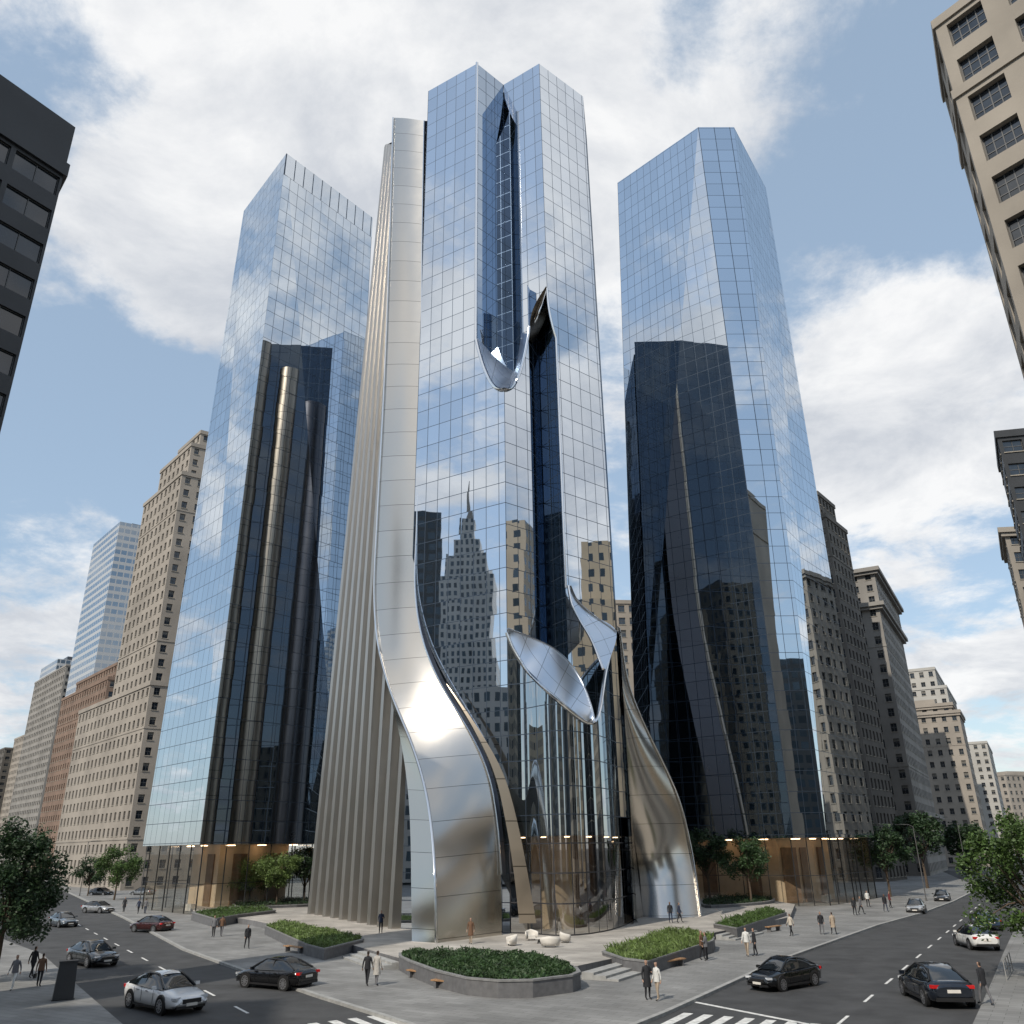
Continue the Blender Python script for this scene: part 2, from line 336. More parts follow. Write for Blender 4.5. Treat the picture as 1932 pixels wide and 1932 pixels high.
cv=N(nt,'ShaderNodeMapRange'); cv.interpolation_type='SMOOTHSTEP'; cv.inputs[1].default_value=.46; cv.inputs[2].default_value=.66; L.new(acc,cv.inputs[0])
sh=N(nt,'ShaderNodeMapRange'); sh.inputs[1].default_value=.36; sh.inputs[2].default_value=.60; L.new(wnoise(3.2,10,.62,.3,(.35,.5,3)),sh.inputs[0])
cc=mixc(nt,sh.outputs[0],(4.2,4.4,4.75),(6.5,6.5,6.5))
base=mixc(nt,.55,sky.outputs[0],(3.1,4.0,5.0))
L.new(mixc(nt,math_(nt,'MULTIPLY',cv.outputs[0],.95),base,cc),bg.inputs[0])
sl=bpy.data.lights.new('sun','SUN'); sl.energy=3.7; sl.angle=math.radians(.5); sl.color=(1,.92,.80); so=bpy.data.objects.new('sun',sl); COL.objects.link(so); so.rotation_euler=(-SUN).to_track_quat('-Z','Y').to_euler()
cd=bpy.data.cameras.new('camera'); cd.sensor_width=36; cd.lens=36*F/1932; cd.clip_end=9000; cd.clip_start=.5; co=bpy.data.objects.new('camera',cd); COL.objects.link(co)
co.matrix_world=Matrix(((rt.x,up.x,-fw.x,0),(rt.y,up.y,-fw.y,0),(rt.z,up.z,-fw.z,H),(0,0,0,1))); S.camera=co
S.view_settings.view_transform='Standard'; S.view_settings.look='None'; S.view_settings.exposure=0
# ---------------- ground
g=MB(); g.poly([(-4000,-3000,ZR-.02),(4000,-3000,ZR-.02),(4000,6000,ZR-.02),(-4000,6000,ZR-.02)]); tag(g.build('ground',M['ground']),'grey city ground reaching the horizon','ground',kind='structure')
g=MB(); g.poly([(-400,-60,ZR),(400,-60,ZR),(400,700,ZR),(-400,700,ZR)]); tag(g.build('road',M['asphalt']),'dark asphalt roads around the plaza','road',kind='structure')
def slab(name,pts,z0,z1,m,mk,label,cat):
    mb=MB(); mb.prism(pts,z0,z1,1,0,False); o=mb.build(name,[m,mk]); tag(o,label,cat,kind='structure')
    return o
kerb=[P2(u,v,ZS) for u,v in [(95,1668),(160,1698),(235,1732),(345,1790),(480,1838),(600,1878),(720,1915),(790,1938),(880,1958),(1000,1966),(1110,1956),(1190,1936),(1260,1908),(1340,1872),(1480,1808),(1600,1765),(1660,1744),(1740,1722),(1800,1700),(1850,1675)]]
back=[Vector((150,330)),Vector((-190,330))]
slab('pavement',kerb+back,ZR,ZS,M['pave'],M['kerb'],'grey slab pavement around the tower block','pavement')
lp=[P2(u,v,ZS) for u,v in [(-160,1720),(-20,1762),(80,1800),(150,1862),(235,1935),(330,2010)]]+[Vector((-20,25)),Vector((-130,25)),Vector((-160,60))]
slab('pavement_near_left',lp,ZR,ZS,M['pave'],M['kerb'],'slab pavement across the left street','pavement')
rp=[P2(u,v,ZS) for u,v in [(1790,2010),(1835,1932),(1872,1850),(1892,1800),(1925,1730),(1990,1690)]]+[Vector((160,130)),Vector((160,25)),Vector((16,25))]
slab('pavement_near_right',rp,ZR,ZS,M['pave'],M['kerb'],'slab pavement across the right street','pavement')
plaza=[P2(u,v,0) for u,v in [(365,1719),(480,1737),(600,1764),(700,1793),(770,1812),(900,1822),(1090,1822),(1205,1798),(1345,1760),(1490,1730),(1500,1706)]]+[Vector((34,150)),Vector((-40,150)),P2(350,1700,0)]
slab('plaza',plaza,ZS-.05,0,M['plaza'],M['granite'],'pale stone raised plaza under the towers','plaza')
kb=MB()
for i in range(len(kerb)-1):
    a,b=kerb[i],kerb[i+1]; n=(b-a).normalized(); n=Vector((-n.y,n.x))*.3
    kb.poly([(a.x,a.y,ZS+.004),(b.x,b.y,ZS+.004),(b.x+n.x,b.y+n.y,ZS+.004),(a.x+n.x,a.y+n.y,ZS+.004)])
tag(kb.build('kerb',M['kerb']),'light stone kerb along the pavement','kerb',kind='structure')
dl=Vector((-.54,.84)).normalized(); dr=Vector((.5,.86)).normalized()
def strip(mb,c,d,l,w):
    n=Vector((-d.y,d.x)); z=ZR+.005
    mb.poly([(*(c+d*l*sx/2+n*w*sy/2),z) for sx,sy in ((-1,-1),(1,-1),(1,1),(-1,1))])
mk=MB()
a=P2(455,1905,ZR); b=P2(105,1722,ZR); dd=(b-a).normalized(); k=0
while k*7<(b-a).length: strip(mk,a+dd*k*7,dd,2.6,.16); k+=1
a=P2(1590,1925,ZR); b=P2(1850,1705,ZR); dd2=(b-a).normalized(); k=0
while k*7<(b-a).length: strip(mk,a+dd2*k*7,dd2,2.6,.16); k+=1
c=P2(1420,1912,ZR); strip(mk,c,(P2(1520,1930,ZR)-P2(1330,1893,ZR)).normalized(),9,.3)
pl=Vector((-.84,-.54)); pr_=Vector((.86,-.5))
for k in range(9): strip(mk,P2(735,1930,ZR)+pl*(k*1.05),-dl,4.5,.5)
for k in range(9): strip(mk,P2(1270,1926,ZR)+pr_*(k*1.05),dr,4.5,.5)
tag(mk.build('road_markings',M['white']),'white dashed lane lines and crossing stripes','road marking',kind='structure')
# ---------------- central tower
ZT=112.0
A=P2(808,172,ZT);B=P2(900,120,ZT);V0=P2(950,160,ZT);C=P2(1017,120,ZT);D=P2(1100,182,ZT)
B1=line_at(A,B,953,900); G=line_at(C,D,1059,900); F1=line_at(B1,B1+(D-C),1000,760); E=line_at(V0,C,980,450)
Vd=V0+(V0-B).normalized()*1.2; q=P(1024,900,y=V0.y+.8); Vp=Vector((q.x,q.y))
zN=zof(950,735,B1); zB=zof(905,640,B); zF=zof(1000,630,F1); zE=zof(998,640,E); zC=zof(1030,545,C); zG=zof(1050,640,G)
T=empty('skyscraper',(0,95,0),'tallest central skyscraper of blue mirror glass with carved slots and curving steel legs','skyscraper')
hN=lambda s: zN+(zB-zN)*(1-s)**2.2
m=MB(); ua=vsheet(m,A,B,0,ZT); vsheet(m,B,B1,0,hN,0,24,ua); m.build('glass_facade',M['gl'],T)
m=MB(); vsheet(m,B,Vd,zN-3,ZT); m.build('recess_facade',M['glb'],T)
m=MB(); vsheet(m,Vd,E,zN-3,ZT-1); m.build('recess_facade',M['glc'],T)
m=MB(); vsheet(m,V0,E,lambda s:ZT-.5-9*s**.6,ZT,0,10); ua=vsheet(m,E,C,lambda s:zE+(zC-zE)*s**2,ZT,0,10,(E-V0).length); m.build('glass_facade',M['gl'],T)
m=MB(); ua=vsheet(m,C,G,lambda s:zC+(zG-zC)*s**.5,ZT,0,12); vsheet(m,G,D,10,ZT,0,1,ua); m.build('glass_facade',M['gl'],T)
hF=lambda s: zN+(zF-zN)*s**2.2
m=MB(); vsheet(m,B1,F1,10,hF,0,24); m.build('glass_facade',M['gl'],T)
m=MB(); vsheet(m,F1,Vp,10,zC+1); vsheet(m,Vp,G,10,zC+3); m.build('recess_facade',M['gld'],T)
fr=[Vector((*B.lerp(B1,i/20),hN(i/20))) for i in range(21)]+[Vector((*B1.lerp(F1,i/20),hF(i/20))) for i in range(1,21)]
bk=[Vector((*B.lerp(Vd,i/20),zB+.5+(zN+6.5-zB-.5)*math.sin(i/20*math.pi/2))) for i in range(21)]+[Vector((*Vd.lerp(E,i/20),zN+6.5+(zE+1-zN-6.5)*(1-math.cos(i/20*math.pi/2)))) for i in range(1,21)]
m=MB(); m.grid([[a.lerp(b,t/4) for t in range(5)] for a,b in zip(fr,bk)]); m.build('slot_shelf',M['scoop'],T,True)
lipc=[Vector((B.x,B.y,ZT)),Vector((B.x,B.y,90)),Vector((B.x,B.y,zB+3))]+fr+[Vector((F1.x+.1,F1.y,zF+1))]
m=MB(); m.tube([q+Vector((0,-.12,0)) for q in lipc],.22,6); m.build('slot_rim',M['lip'],T,True)
sc=[Vector((*C.lerp(G,s/10),zC+(zG-zC)*(s/10)**.5)) for s in range(11)]+[Vector((G.x,G.y,50)),Vector((G.x,G.y,zof(1072,1110,G)))]
m=MB(); m.tube([q+Vector((0,-.12,0)) for q in sc],.17,6); m.build('slot_rim',M['lip'],T,True)
m=MB(); m.tube([q+Vector((0,-.1,0)) for q in [Vector((*C.lerp(E,s/10),zE+(zC-zE)*(1-s/10)**2)) for s in range(11)]],.14,6); m.build('slot_rim',M['lip'],T,True)
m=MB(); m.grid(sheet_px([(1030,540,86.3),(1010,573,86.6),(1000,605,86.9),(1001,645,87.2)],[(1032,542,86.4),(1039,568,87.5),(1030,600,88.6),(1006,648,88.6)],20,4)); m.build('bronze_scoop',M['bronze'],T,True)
# curved base, its top edge swept by the scoop
dp=[B1]+[P2(u,v,0) for u,v in [(1000,1762),(1050,1766),(1100,1764),(1145,1757),(1180,1746),(1197,1736)]]+[Vector((D.x+.6,D.y+1.5))]
ND=84; dc=cr([Vector((q.x,q.y,0)) for q in dp],ND)
tu=[940,953,968,990,1030,1072,1100,1118,1128,1134,1139,1148,1163,1200,1260]; tv=[1180,1186,1226,1262,1303,1338,1360,1367,1358,1326,1282,1240,1196,1180,1175]
def topv(u): 
    u=max(940,min(1259,u))
    for i in range(len(tu)-1):
        if u<=tu[i+1]: return tv[i]+(tv[i+1]-tv[i])*(u-tu[i])/(tu[i+1]-tu[i])
tops=[]
for q in dc:
    z=24
    for it in range(12):
        u,v=proj((q.x,q.y,z)); z=.5*z+.5*zof(u,topv(u),q)
    tops.append(z)
for it in range(5): tops=[tops[0]]+[(tops[i-1]+2*tops[i]+tops[i+1])/4 for i in range(1,ND)]+[tops[-1]]
us=[0]
for i in range(1,ND+1): us.append(us[-1]+(dc[i]-dc[i-1]).length)
m=MB(); rows=[];uv=[]; zl=8.2
for k in range(11):
    rows.append([Vector((q.x,q.y,zl+(tops[i]-zl)*k/10)) for i,q in enumerate(dc)]); uv.append([(us[i],zl+(tops[i]-zl)*k/10) for i in range(ND+1)])
m.grid(rows,0,uv); m.build('curved_glass_base',M['glr'],T,True)
m=MB(); m.grid([[Vector((q.x,q.y,z)) for q in dc] for z in (0,zl)],0,[[(us[i],z) for i in range(ND+1)] for z in (0,zl)]); m.build('lobby_glass',M['clearg'],T,True)
cc0=Vector((4,95,0)); inn=[q.lerp(cc0,.45) for q in dc]
m=MB(); m.grid([[Vector((q.x,q.y,z)) for q in inn[:ND//2]] for z in (0.01,zl)]); m.build('lobby_wall',M['beige'],T,True)
m=MB(); m.grid([[Vector((q.x,q.y,z)) for q in inn[ND//2-1:]] for z in (0.01,zl)]); m.build('lobby_wall',M['walnut'],T,True)
m=MB(); m.grid([[Vector((q.x,q.y,zl)) for q in dc],[Vector((q.x,q.y,zl)) for q in inn]]); m.build('lobby_ceiling',M['walnut'],T)
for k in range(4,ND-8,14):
    q=dc[k].lerp(cc0,.2); m=MB(); m.box((q.x,q.y,zl-.08),(.5,.5,.08)); m.build('added_ceiling_glow',M['glowm'],T)  # added glowing blocks that brighten the base lobby
front=[Vector((q.x,q.y,tops[i])) for i,q in enumerate(dc)]
m=MB(); m.tube([q+Vector((0,-.12,0)) for q in front],.2,6); m.build('scoop_rim',M['lip'],T,True)
inner=cr(pw([(958,1186,84.0),(985,1196,84.9),(1015,1208,85.8),(1045,1224,86.2),(1074,1250,86.2),(1098,1286,85.6),(1114,1328,84.4),(1122,1362,83.2)]),40)
ko=[i for i,q in enumerate(front) if proj(q)[0]<=1118]; fo=cr([front[i] for i in ko],40)
m=MB(); rows=[]
for i in range(41):
    a,b=fo[i],inner[i]; rows.append([a.lerp(b,t/5) for t in range(6)])
m.grid(rows); m.build('lower_scoop',M['scoop'],T,True)
m=MB(); m.tube(inner,.1,6); m.build('scoop_rim',M['lip'],T,True)
ul=[(1072,1105,87.0),(1079,1140,86.6),(1095,1172,85.8),(1116,1208,84.6),(1138,1262,83.0)]; ur=[(1076,1105,87.2),(1090,1134,87.8),(1118,1160,88.6),(1163,1192,88.4),(1143,1262,83.4)]
m=MB(); m.grid(sheet_px(ul,ur,24,6)); m.build('upper_scoop',M['scoop'],T,True)
m=MB(); m.tube(cr(pw([(u,v,y-.15) for u,v,y in ul]),30),.15,6); m.build('scoop_rim',M['lip'],T,True)
m=MB(); m.tube(cr(pw([(u,v,y-.15) for u,v,y in ur[:4]]),30),.12,6); m.build('scoop_rim',M['lip'],T,True)
# rear, side, roof
br=D+Vector((1.2,8)); m=MB(); vsheet(m,D,br,0,ZT); vsheet(m,br,Vector((D.x-1,133)),0,ZT-6); m.build('side_facade',M['glk'],T)
m=MB(); z1=ZT-8; m.prism([Vector((-17,112)),Vector((8,102)),Vector((9,133)),Vector((-19,133))],0,z1); m.build('rear_facade',M['glk'],T)
for (x,y,rr,z,mt) in ((-16.5,116,2.6,104,'brz'),(-17.0,122.5,2.2,98,'brz'),(-18,130,2.8,90,'dmetal'),(8.2,107,2.2,84,'dmetal')):
    m=MB(); m.tube([(x,y,0),(x,y,z)],rr,28); m.build('rear_column',M[mt],T,True)
xb=D.x+.9; m=MB(); rows=[]; ed=[]
for k in range(61):
    z=k/60*100; f=max(0,1-z/52); dx=8.5*f*f*(3-2*f)
    rows.append([Vector((xb+dx,119+j*.9,z)) for j in range(7)]); ed.append(rows[-1][0])
m.grid(rows); m.build('rear_ribbon',M['dmetal'],T,True); m=MB(); m.tube(ed,.35,6); m.build('rear_ribbon_edge',M['brz'],T,True)
m=MB(); m.poly([(*q,ZT-.05) for q in (A,B,Vd,E,C,D,br,Vector((A.x+2,A.y+9)))]); m.build('roof',M['dmetal'],T)
m=MB(); vsheet(m,A,Vector((A.x-.5,A.y+14)),0,ZT); m.build('side_facade',M['glk'],T)
# ribbon
LR=[(742,222,94),(737,400,94),(724,750,94),(711,1000,94),(706,1120,93.6),(712,1210,92.2),(738,1310,89.2),(776,1400,85.8),(803,1490,82.6),(817,1590,79.6),(822,1690,77.4),(823,1779,None)]
RR=[(799,228,91.3),(796,400,91.3),(792,750,91.2),(785,1000,91.0),(782,1120,90.6),(795,1205,89.4),(832,1295,87.4),(880,1372,85.8),(918,1450,84.6),(937,1550,83.8),(945,1650,83.2),(947,1764,None)]
m=MB(); m.grid(sheet_v(LR,RR,160,10,.15)); m.build('steel_ribbon',M['steel'],T,True)
LF=[(705,1120,95),(711,1220,93.6),(738,1320,90.8),(762,1430,87.6),(772,1520,84.8),(775,1600,82.6),(776,1690,80.4),(777,1776,None)]
m=MB(); m.grid(sheet_v(LF,LR[4:],80,4)); m.build('ribbon_flank',M['steel'],T,True)
DJ=[(u+(8 if v<1100 else 10),v,(y+.5 if y else None)) for u,v,y in RR[:11]]
m=MB(); m.grid(sheet_v(RR[:11],DJ,120,2)); m.build('dark_joint',M['dmetal'],T,True)
m=MB(); m.tube(vcurve(LR,160,-.15),.14,6); m.build('ribbon_edge',M['lip'],T,True)
m=MB(); m.tube(vcurve(RR[:11],150,-.2,1),.1,6); m.build('ribbon_edge',M['lip'],T,True)
m=MB(); m.grid(sheet_v([(842,1290,86.8),(894,1375,85.0),(930,1450,84.0),(954,1550,83.3),(970,1650,82.9),(980,1742,82.6)],[(843,1290,86.8),(903,1375,84.8),(946,1450,83.6),(976,1550,82.8),(996,1650,82.4),(1012,1742,82.2)],60,4)); m.build('inner_leaf',M['brz'],T,True)
# fins
f0=P2(600,1722,0); f1=P2(776,1753,0); n_=10; Wv=(f1-f0)/n_; nn=Vector((-Wv.y,Wv.x)).normalized()
if nn.x>0: nn=-nn
def ftop(q):
    if q.y>=96.5:
        k=1.035+.03*max(0,min(1,(109-q.y)/6)); 
        return 7.2+q.y*min(k,1.06)
    return max(14,20+(q.y-89)*4)
m=MB()
for i in range(n_):
    a=f0+Wv*i; pts=[]
    for t,dd_ in ((0,-.1),(.07,.6),(.2,1.0),(.38,1.15),(.52,1.0),(.58,.3),(.62,-.5),(1,-.7)): pts.append((a+Wv*t,nn*dd_))
    zt_=ftop(a+Wv*.5); sh_=2.9*max(0,1-i/6)
    rows=[]
    for k in range(13):
        f=k/12; z=zt_*f; lean=sh_*f*(zt_/120); rows.append([Vector((q.x+o.x*(1.5-.9*f)+lean,q.y+o.y*(1.5-.9*f),z)) for q,o in pts])
    m.grid(rows); m.poly(rows[-1])
m.build('fluted_wall',M['fin'],T,False)
# right leg
L2=[(1166,1185,95),(1170,1300,96.5),(1178,1400,98),(1190,1530,100.5),(1203,1640,102.5),(1214,1731,None)]
R2=[(1169,1185,97),(1188,1300,99),(1232,1400,100.5),(1275,1490,102),(1304,1600,103.4),(1323,1729,None)]
m=MB(); m.grid(sheet_v(L2,R2,80,12,1.0)); m.build('steel_leg',M['steel'],T,True)
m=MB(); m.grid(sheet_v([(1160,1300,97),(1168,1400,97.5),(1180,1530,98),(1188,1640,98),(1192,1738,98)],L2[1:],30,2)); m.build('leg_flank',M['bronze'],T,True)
m=MB(); m.tube(vcurve(R2,60,-.2),.12,6); m.build('leg_edge',M['lip'],T,True)
# ---------------- side towers
def glass_tower(name,label,bot,top,z0,z1,inset=1.2):
    c=sum(bot,Vector((0,0)))/len(bot); E_=empty(name,(c.x,c.y,ZS),label,'skyscraper')
    n=len(bot)
    for i in range(n):
        a,b,c2,d=bot[i],bot[(i+1)%n],top[(i+1)%n],top[i]; l=(b-a).length; mb=MB()
        mb.poly([(*a,z0),(*b,z0),(*c2,z1),(*d,z1)],[(0,z0),(l,z0),(l,z1),(0,z1)]); mb.build('glass_facade',M['gls'],E_)
    mb=MB(); mb.poly([(*q,z1-.1) for q in top]); mb.build('roof',M['dmetal'],E_)
    mb=MB(); mb.poly([(*q,z0) for q in bot]); mb.build('soffit',M['beige'],E_)
    ins=[q+(c-q).normalized()*inset for q in bot]; core=[q+(c-q).normalized()*(inset+6.5) for q in bot]
    mb=MB(); mb.prism(core,ZS,z0-.01); mb.build('lobby_core',M['beige'],E_)
    for i in range(n):
        a,b=ins[i],ins[(i+1)%n]; mb=MB(); mb.wall(a,b,ZS+.02,z0-.02); mb.build('lobby_glass',M['clear'],E_)
        l=(b-a).length; k=max(2,int(l/3.2)); fm=MB(); ang=math.atan2((b-a).y,(b-a).x)
        for j in range(k+1):
            q=a.lerp(b,j/k); fm.box((q.x,q.y,(ZS+z0)/2),(.08,.16,z0-ZS-.06),ang)
        q=(a+b)/2; fm.box((q.x,q.y,3.2),(l,.1,.08),ang)
        fm.build('lobby_mullions',M['frame'],E_)
        ca,cb=core[i],core[(i+1)%n]; nn_=((a+b)/2-(ca+cb)/2).normalized()
        for j in range(1,max(2,k-1),3):
            q=ca.lerp(cb,(j+.3)/k)+nn_*.15; pm=MB(); pm.box((q.x,q.y,(ZS+z0)/2-.6),(2.2,.2,z0-ZS-1.3),ang); pm.build('lobby_panel',M['walnut'],E_)
        for j in range(1,k,2):
            q=a.lerp(b,j/k); q=q+(c-q).normalized()*3.0; lm=MB(); lm.box((q.x,q.y,z0-.12),(1.2,.5,.1),ang); lm.build('added_ceiling_glow',M['glowm'],E_)  # added glow panels, put in so the side lobby looks lit
        for j in range(2,k,4):
            q=a.lerp(b,j/k); q=q+(c-q).normalized()*3.0; lm=MB(); lm.box((q.x,q.y,ZS+.5),(1.8,.8,.9),ang); lm.build('lobby_bench',M['cush'],E_)
    return E_
def atp(u,v,y): q=P(u,v,y=y); return Vector((q.x,q.y))
zt=131
tA=P2(540,290,zt); tB=P2(460,398,zt); tD=P2(703,412,zt); tC=tD+(tB-tA)
bA=atp(378,1585,tA.y); bB=atp(272,1578,tB.y); bD=tD+Vector((1.0,0)); bC=bD+(bB-bA)
LT=glass_tower('skyscraper','left blue glass skyscraper with sharp near corner and pale glass parapet',[bA,bB,bC,bD],[tA,tB,tC,tD],8.2,zt)
mb=MB(); a,b=tA,tD; n_=Vector(((b-a).y,-(b-a).x)).normalized()*.06
mb.poly([(*(a+n_),zt-5),(*(b+n_),zt-5),(*(b+n_),zt+.1),(*(a+n_),zt+.1)],[(0,0.3),((b-a).length,0.3),((b-a).length,6.3),(0,6.3)]); mb.build('parapet',M['pale'],LT)
zt2=137.5
t1=P2(1165,345,zt2);t2=P2(1317,240,zt2);t3=P2(1385,240,zt2);t4=P2(1445,355,zt2);t5=t4+Vector((-10,14));t6=t1+Vector((6,14))
b1=atp(1205,1585,t1.y);b2=atp(1497,1585,t2.y);b3=atp(1560,1585,t3.y);b4=atp(1650,1580,t4.y)
RT=glass_tower('skyscraper','right blue glass skyscraper with a narrow chamfered front facet',[b1,b2,b3,b4,b4+Vector((-10,14)),b1+Vector((6,14))],[t1,t2,t3,t4,t5,t6],8.0,zt2)
# ---------------- masonry buildings
def winmesh(w,h,rec,fr=.09,bars=(1,1),blind=False,sill=True):
    mb=MB()
    mb.poly([(-w/2,0,0),(w/2,0,0),(w/2,0,h),(-w/2,0,h)],m=0)
    if blind: k=h*random.uniform(.3,.6); mb.poly([(-w/2,-.01,h-k),(w/2,-.01,h-k),(w/2,-.01,h),(-w/2,-.01,h)],m=2)
    def fq(x0,x1,z0,z1): mb.poly([(x0,-.05,z0),(x1,-.05,z0),(x1,-.05,z1),(x0,-.05,z1)],m=1)
    fq(-w/2,-w/2+fr,0,h); fq(w/2-fr,w/2,0,h); fq(-w/2+fr,w/2-fr,0,fr); fq(-w/2+fr,w/2-fr,h-fr,h)
    for i in range(bars[0]): x=-w/2+w*(i+1)/(bars[0]+1); fq(x-fr/2,x+fr/2,fr,h-fr)
    for i in range(bars[1]): z=h*(i+1)/(bars[1]+1); mb.poly([(-w/2+fr,-.055,z-fr/2),(w/2-fr,-.055,z-fr/2),(w/2-fr,-.055,z+fr/2),(-w/2+fr,-.055,z+fr/2)],m=1)
    if sill: mb.box((0,-rec/2-.06,-.07),(w+.3,rec+.16,.14),m=3)
    return mb
def stone_face(mb,a,b,z0,z1,nb,nf,wf,hf,rec,wins,ctr):
    d=(b-a); l=d.length; d.normalize(); n=Vector((d.y,-d.x)); mid=(a+b)/2
    if n.dot(mid-ctr)<0: n=-n
    cw=l/nb; fh=(z1-z0)/nf; w=cw*wf; h=fh*hf; rz=math.atan2(n.y,n.x)+math.pi/2
    for i in range(nb):
        xa=a+d*(i*cw); xl=xa+d*((cw-w)/2); xr=xl+d*w; xb=xa+d*cw
        li=xl-n*rec; ri=xr-n*rec
        mb.poly([(*xa,z0),(*xl,z0),(*xl,z1),(*xa,z1)]); mb.poly([(*xr,z0),(*xb,z0),(*xb,z1),(*xr,z1)])
        for j in range(nf):
            zb=z0+j*fh+(fh-h)*.5; zt_=zb+h
            mb.poly([(*xl,z0+j*fh),(*xr,z0+j*fh),(*xr,zb),(*xl,zb)]); mb.poly([(*xl,zt_),(*xr,zt_),(*xr,z0+(j+1)*fh),(*xl,z0+(j+1)*fh)])
            mb.poly([(*xl,zb),(*li,zb),(*li,zt_),(*xl,zt_)]); mb.poly([(*xr,zb),(*ri,zb),(*ri,zt_),(*xr,zt_)])
            mb.poly([(*xl,zt_),(*xr,zt_),(*ri,zt_),(*li,zt_)]); mb.poly([(*xl,zb),(*xr,zb),(*ri,zb),(*li,zb)])
            c=(li+ri)/2; wins.append((Vector((c.x,c.y,zb)),w,h,rz,rec))
def masonry(name,label,corner,dA,LA,dB,LB,tiers,mat,bay=3.2,fl=3.7,wf=.45,hf=.55,rec=.35,trim=None,group=None,cornice=.0,cat='building',bars=(1,1),frm=.09,sillm='sill',blindp=.35,belts=True,sill=True):
    corner=Vector(corner); dA=Vector(dA).normalized(); dB=Vector(dB).normalized()
    E_=empty(name,(corner.x,corner.y,ZS),label,cat,group); mb=MB(); wins=[]
    for (z0,z1,ia,ib,ja) in tiers:
        c0=corner+dA*ia+dB*ib; la=LA-ia-ja; lb=LB-ib
        pA=c0+dA*la; pB=c0+dB*lb; pC=pA+dB*lb; ctr=(c0+pC)/2
        nf=max(1,round((z1-z0)/fl))
        stone_face(mb,c0,pA,z0,z1,max(1,round(la/bay)),nf,wf,hf,rec,wins,ctr)
        stone_face(mb,c0,pB,z0,z1,max(1,round(lb/bay)),nf,wf,hf,rec,wins,ctr)
        mb.wall(pA,pC,z0,z1); mb.wall(pB,pC,z0,z1)
        rf=MB(); rf.poly([(*q,z1-.02) for q in (c0,pA,pC,pB)]); rf.build('roof',M['roofm'],E_)
        ov=.25+cornice
        def ring(nm,zc_,hh,ov):
            tr=MB()
            q=[c0-dA*ov-dB*ov,pA+dA*ov-dB*ov,pC+dA*ov+dB*ov,pB-dA*ov+dB*ov]; qi=[w_+(ctr-w_).normalized()*.6 for w_ in (c0,pA,pC,pB)]
            for i in range(4):
                a,b=q[i],q[(i+1)%4]; ai,bi=qi[i],qi[(i+1)%4]
                tr.poly([(*a,zc_),(*b,zc_),(*b,zc_+hh),(*a,zc_+hh)]); tr.poly([(*a,zc_),(*b,zc_),(*bi,zc_),(*ai,zc_)]); tr.poly([(*a,zc_+hh),(*b,zc_+hh),(*bi,zc_+hh),(*ai,zc_+hh)])
            tr.build(nm,trim or mat,E_)
        ring('cornice',z1-.4,1.1,ov)
        if cornice: ring('cornice_moulding',z1-1.2,.7,ov*.6)
        if belts and z1-z0>25:
            ring('belt_course',z0+fl*3-.1,.45,.14); ring('belt_course',z1-fl*3,.4,.12)
    z1,c_=tiers[-1][1],ctr
    m_=MB(); m_.box((c_.x,c_.y,z1+1.6),(la*.35,lb*.4,3.2),math.atan2(dA.y,dA.x)); m_.build('roof_house',mat,E_)
    mb.build('wall',mat,E_)
    wins.sort(key=lambda q:(q[0]-CAM).length); cache={}
    rest=MB()
    for i,(pos,w,h,rz,rec_) in enumerate(wins):
        bl=random.random()<blindp; key=(round(w,2),round(h,2),bl)
        if key not in cache:
            wm=winmesh(w,h,rec_,frm,bars,bl,sill); cache[key]=(wm,wm.mesh('window',[M['winglass'],M['wframe'],M['blind'],M[sillm]]))
        wm,me=cache[key]
        if i<100: inst(me,'window',E_,pos-E_.location,rz)
        else:
            R=Matrix.Rotation(rz,3,'Z')
            for f,mi in zip(wm.f,wm.m): rest.poly([pos+R@wm.v[k] for k in f],m=mi)
    if rest.f: 
        o=rest.build('window',[M['winglass'],M['wframe'],M['blind'],M[sillm]],E_); o['kind']='stuff'
    return E_
sdL=(-.66,.75); sdR=(.62,.78)
cL=atp(238,1600,205)
masonry('office_tower','tall tan stone tower with stepped crown beside the left glass skyscraper',cL,sdL,60,(.8,.6),24,[(ZS,46,0,0,0),(46,103,0,0,30),(103,113,2,2,34),(113,119,5,5,38)],M['tan'],3.3,3.6,.42,.52)
masonry('brick_building','brown brick block with flat roof left of the tan tower',atp(150,1600,300),sdL,60,(.8,.6),30,[(ZS,66,0,0,0),(66,72,3,3,6)],M['brown'],3.2,3.6,.42,.52)
masonry('pale_tower','pale slender tower farthest down the left street',atp(60,1600,470),sdL,70,(.8,.6),40,[(ZS,107,0,0,0)],M['grey'],4,4,.5,.5,belts=False)
masonry('office_block','low grey stone block at far end of left street',atp(28,1600,520),sdL,60,(.8,.6),40,[(ZS,78,0,0,0)],M['tan'],4,4,.5,.5,belts=False)
masonry('office_block','small dark block at the left edge of the skyline',atp(-30,1600,560),sdL,60,(.8,.6),60,[(ZS,72,0,0,0)],M['dgrey'],5,4,.5,.5,belts=False)
M['stripe']=glass('striped_glass',(.55,.62,.70),3.0,3.8,.5,base=(.06,.09,.12),minr=.4,linec=(.42,.43,.44),tilt=.006,lh=1.6,lm=0)
def strip_tower(name,label,corner,dA,LA,dB,LB,z1,mat):
    corner=Vector(corner); dA=Vector(dA).normalized(); dB=Vector(dB).normalized(); E_=empty(name,(*corner,ZS),label,'skyscraper'); m=MB()
    m.prism([corner,corner+dA*LA,corner+dA*LA+dB*LB,corner+dB*LB],ZS,z1); m.build('facade',mat,E_)
    m=MB(); c=corner+dA*LA/2+dB*LB/2; m.box((*c,z1+2),(LA*.5,LB*.5,4),math.atan2(dA.y,dA.x)); m.build('roof_plant',M['dmetal'],E_)
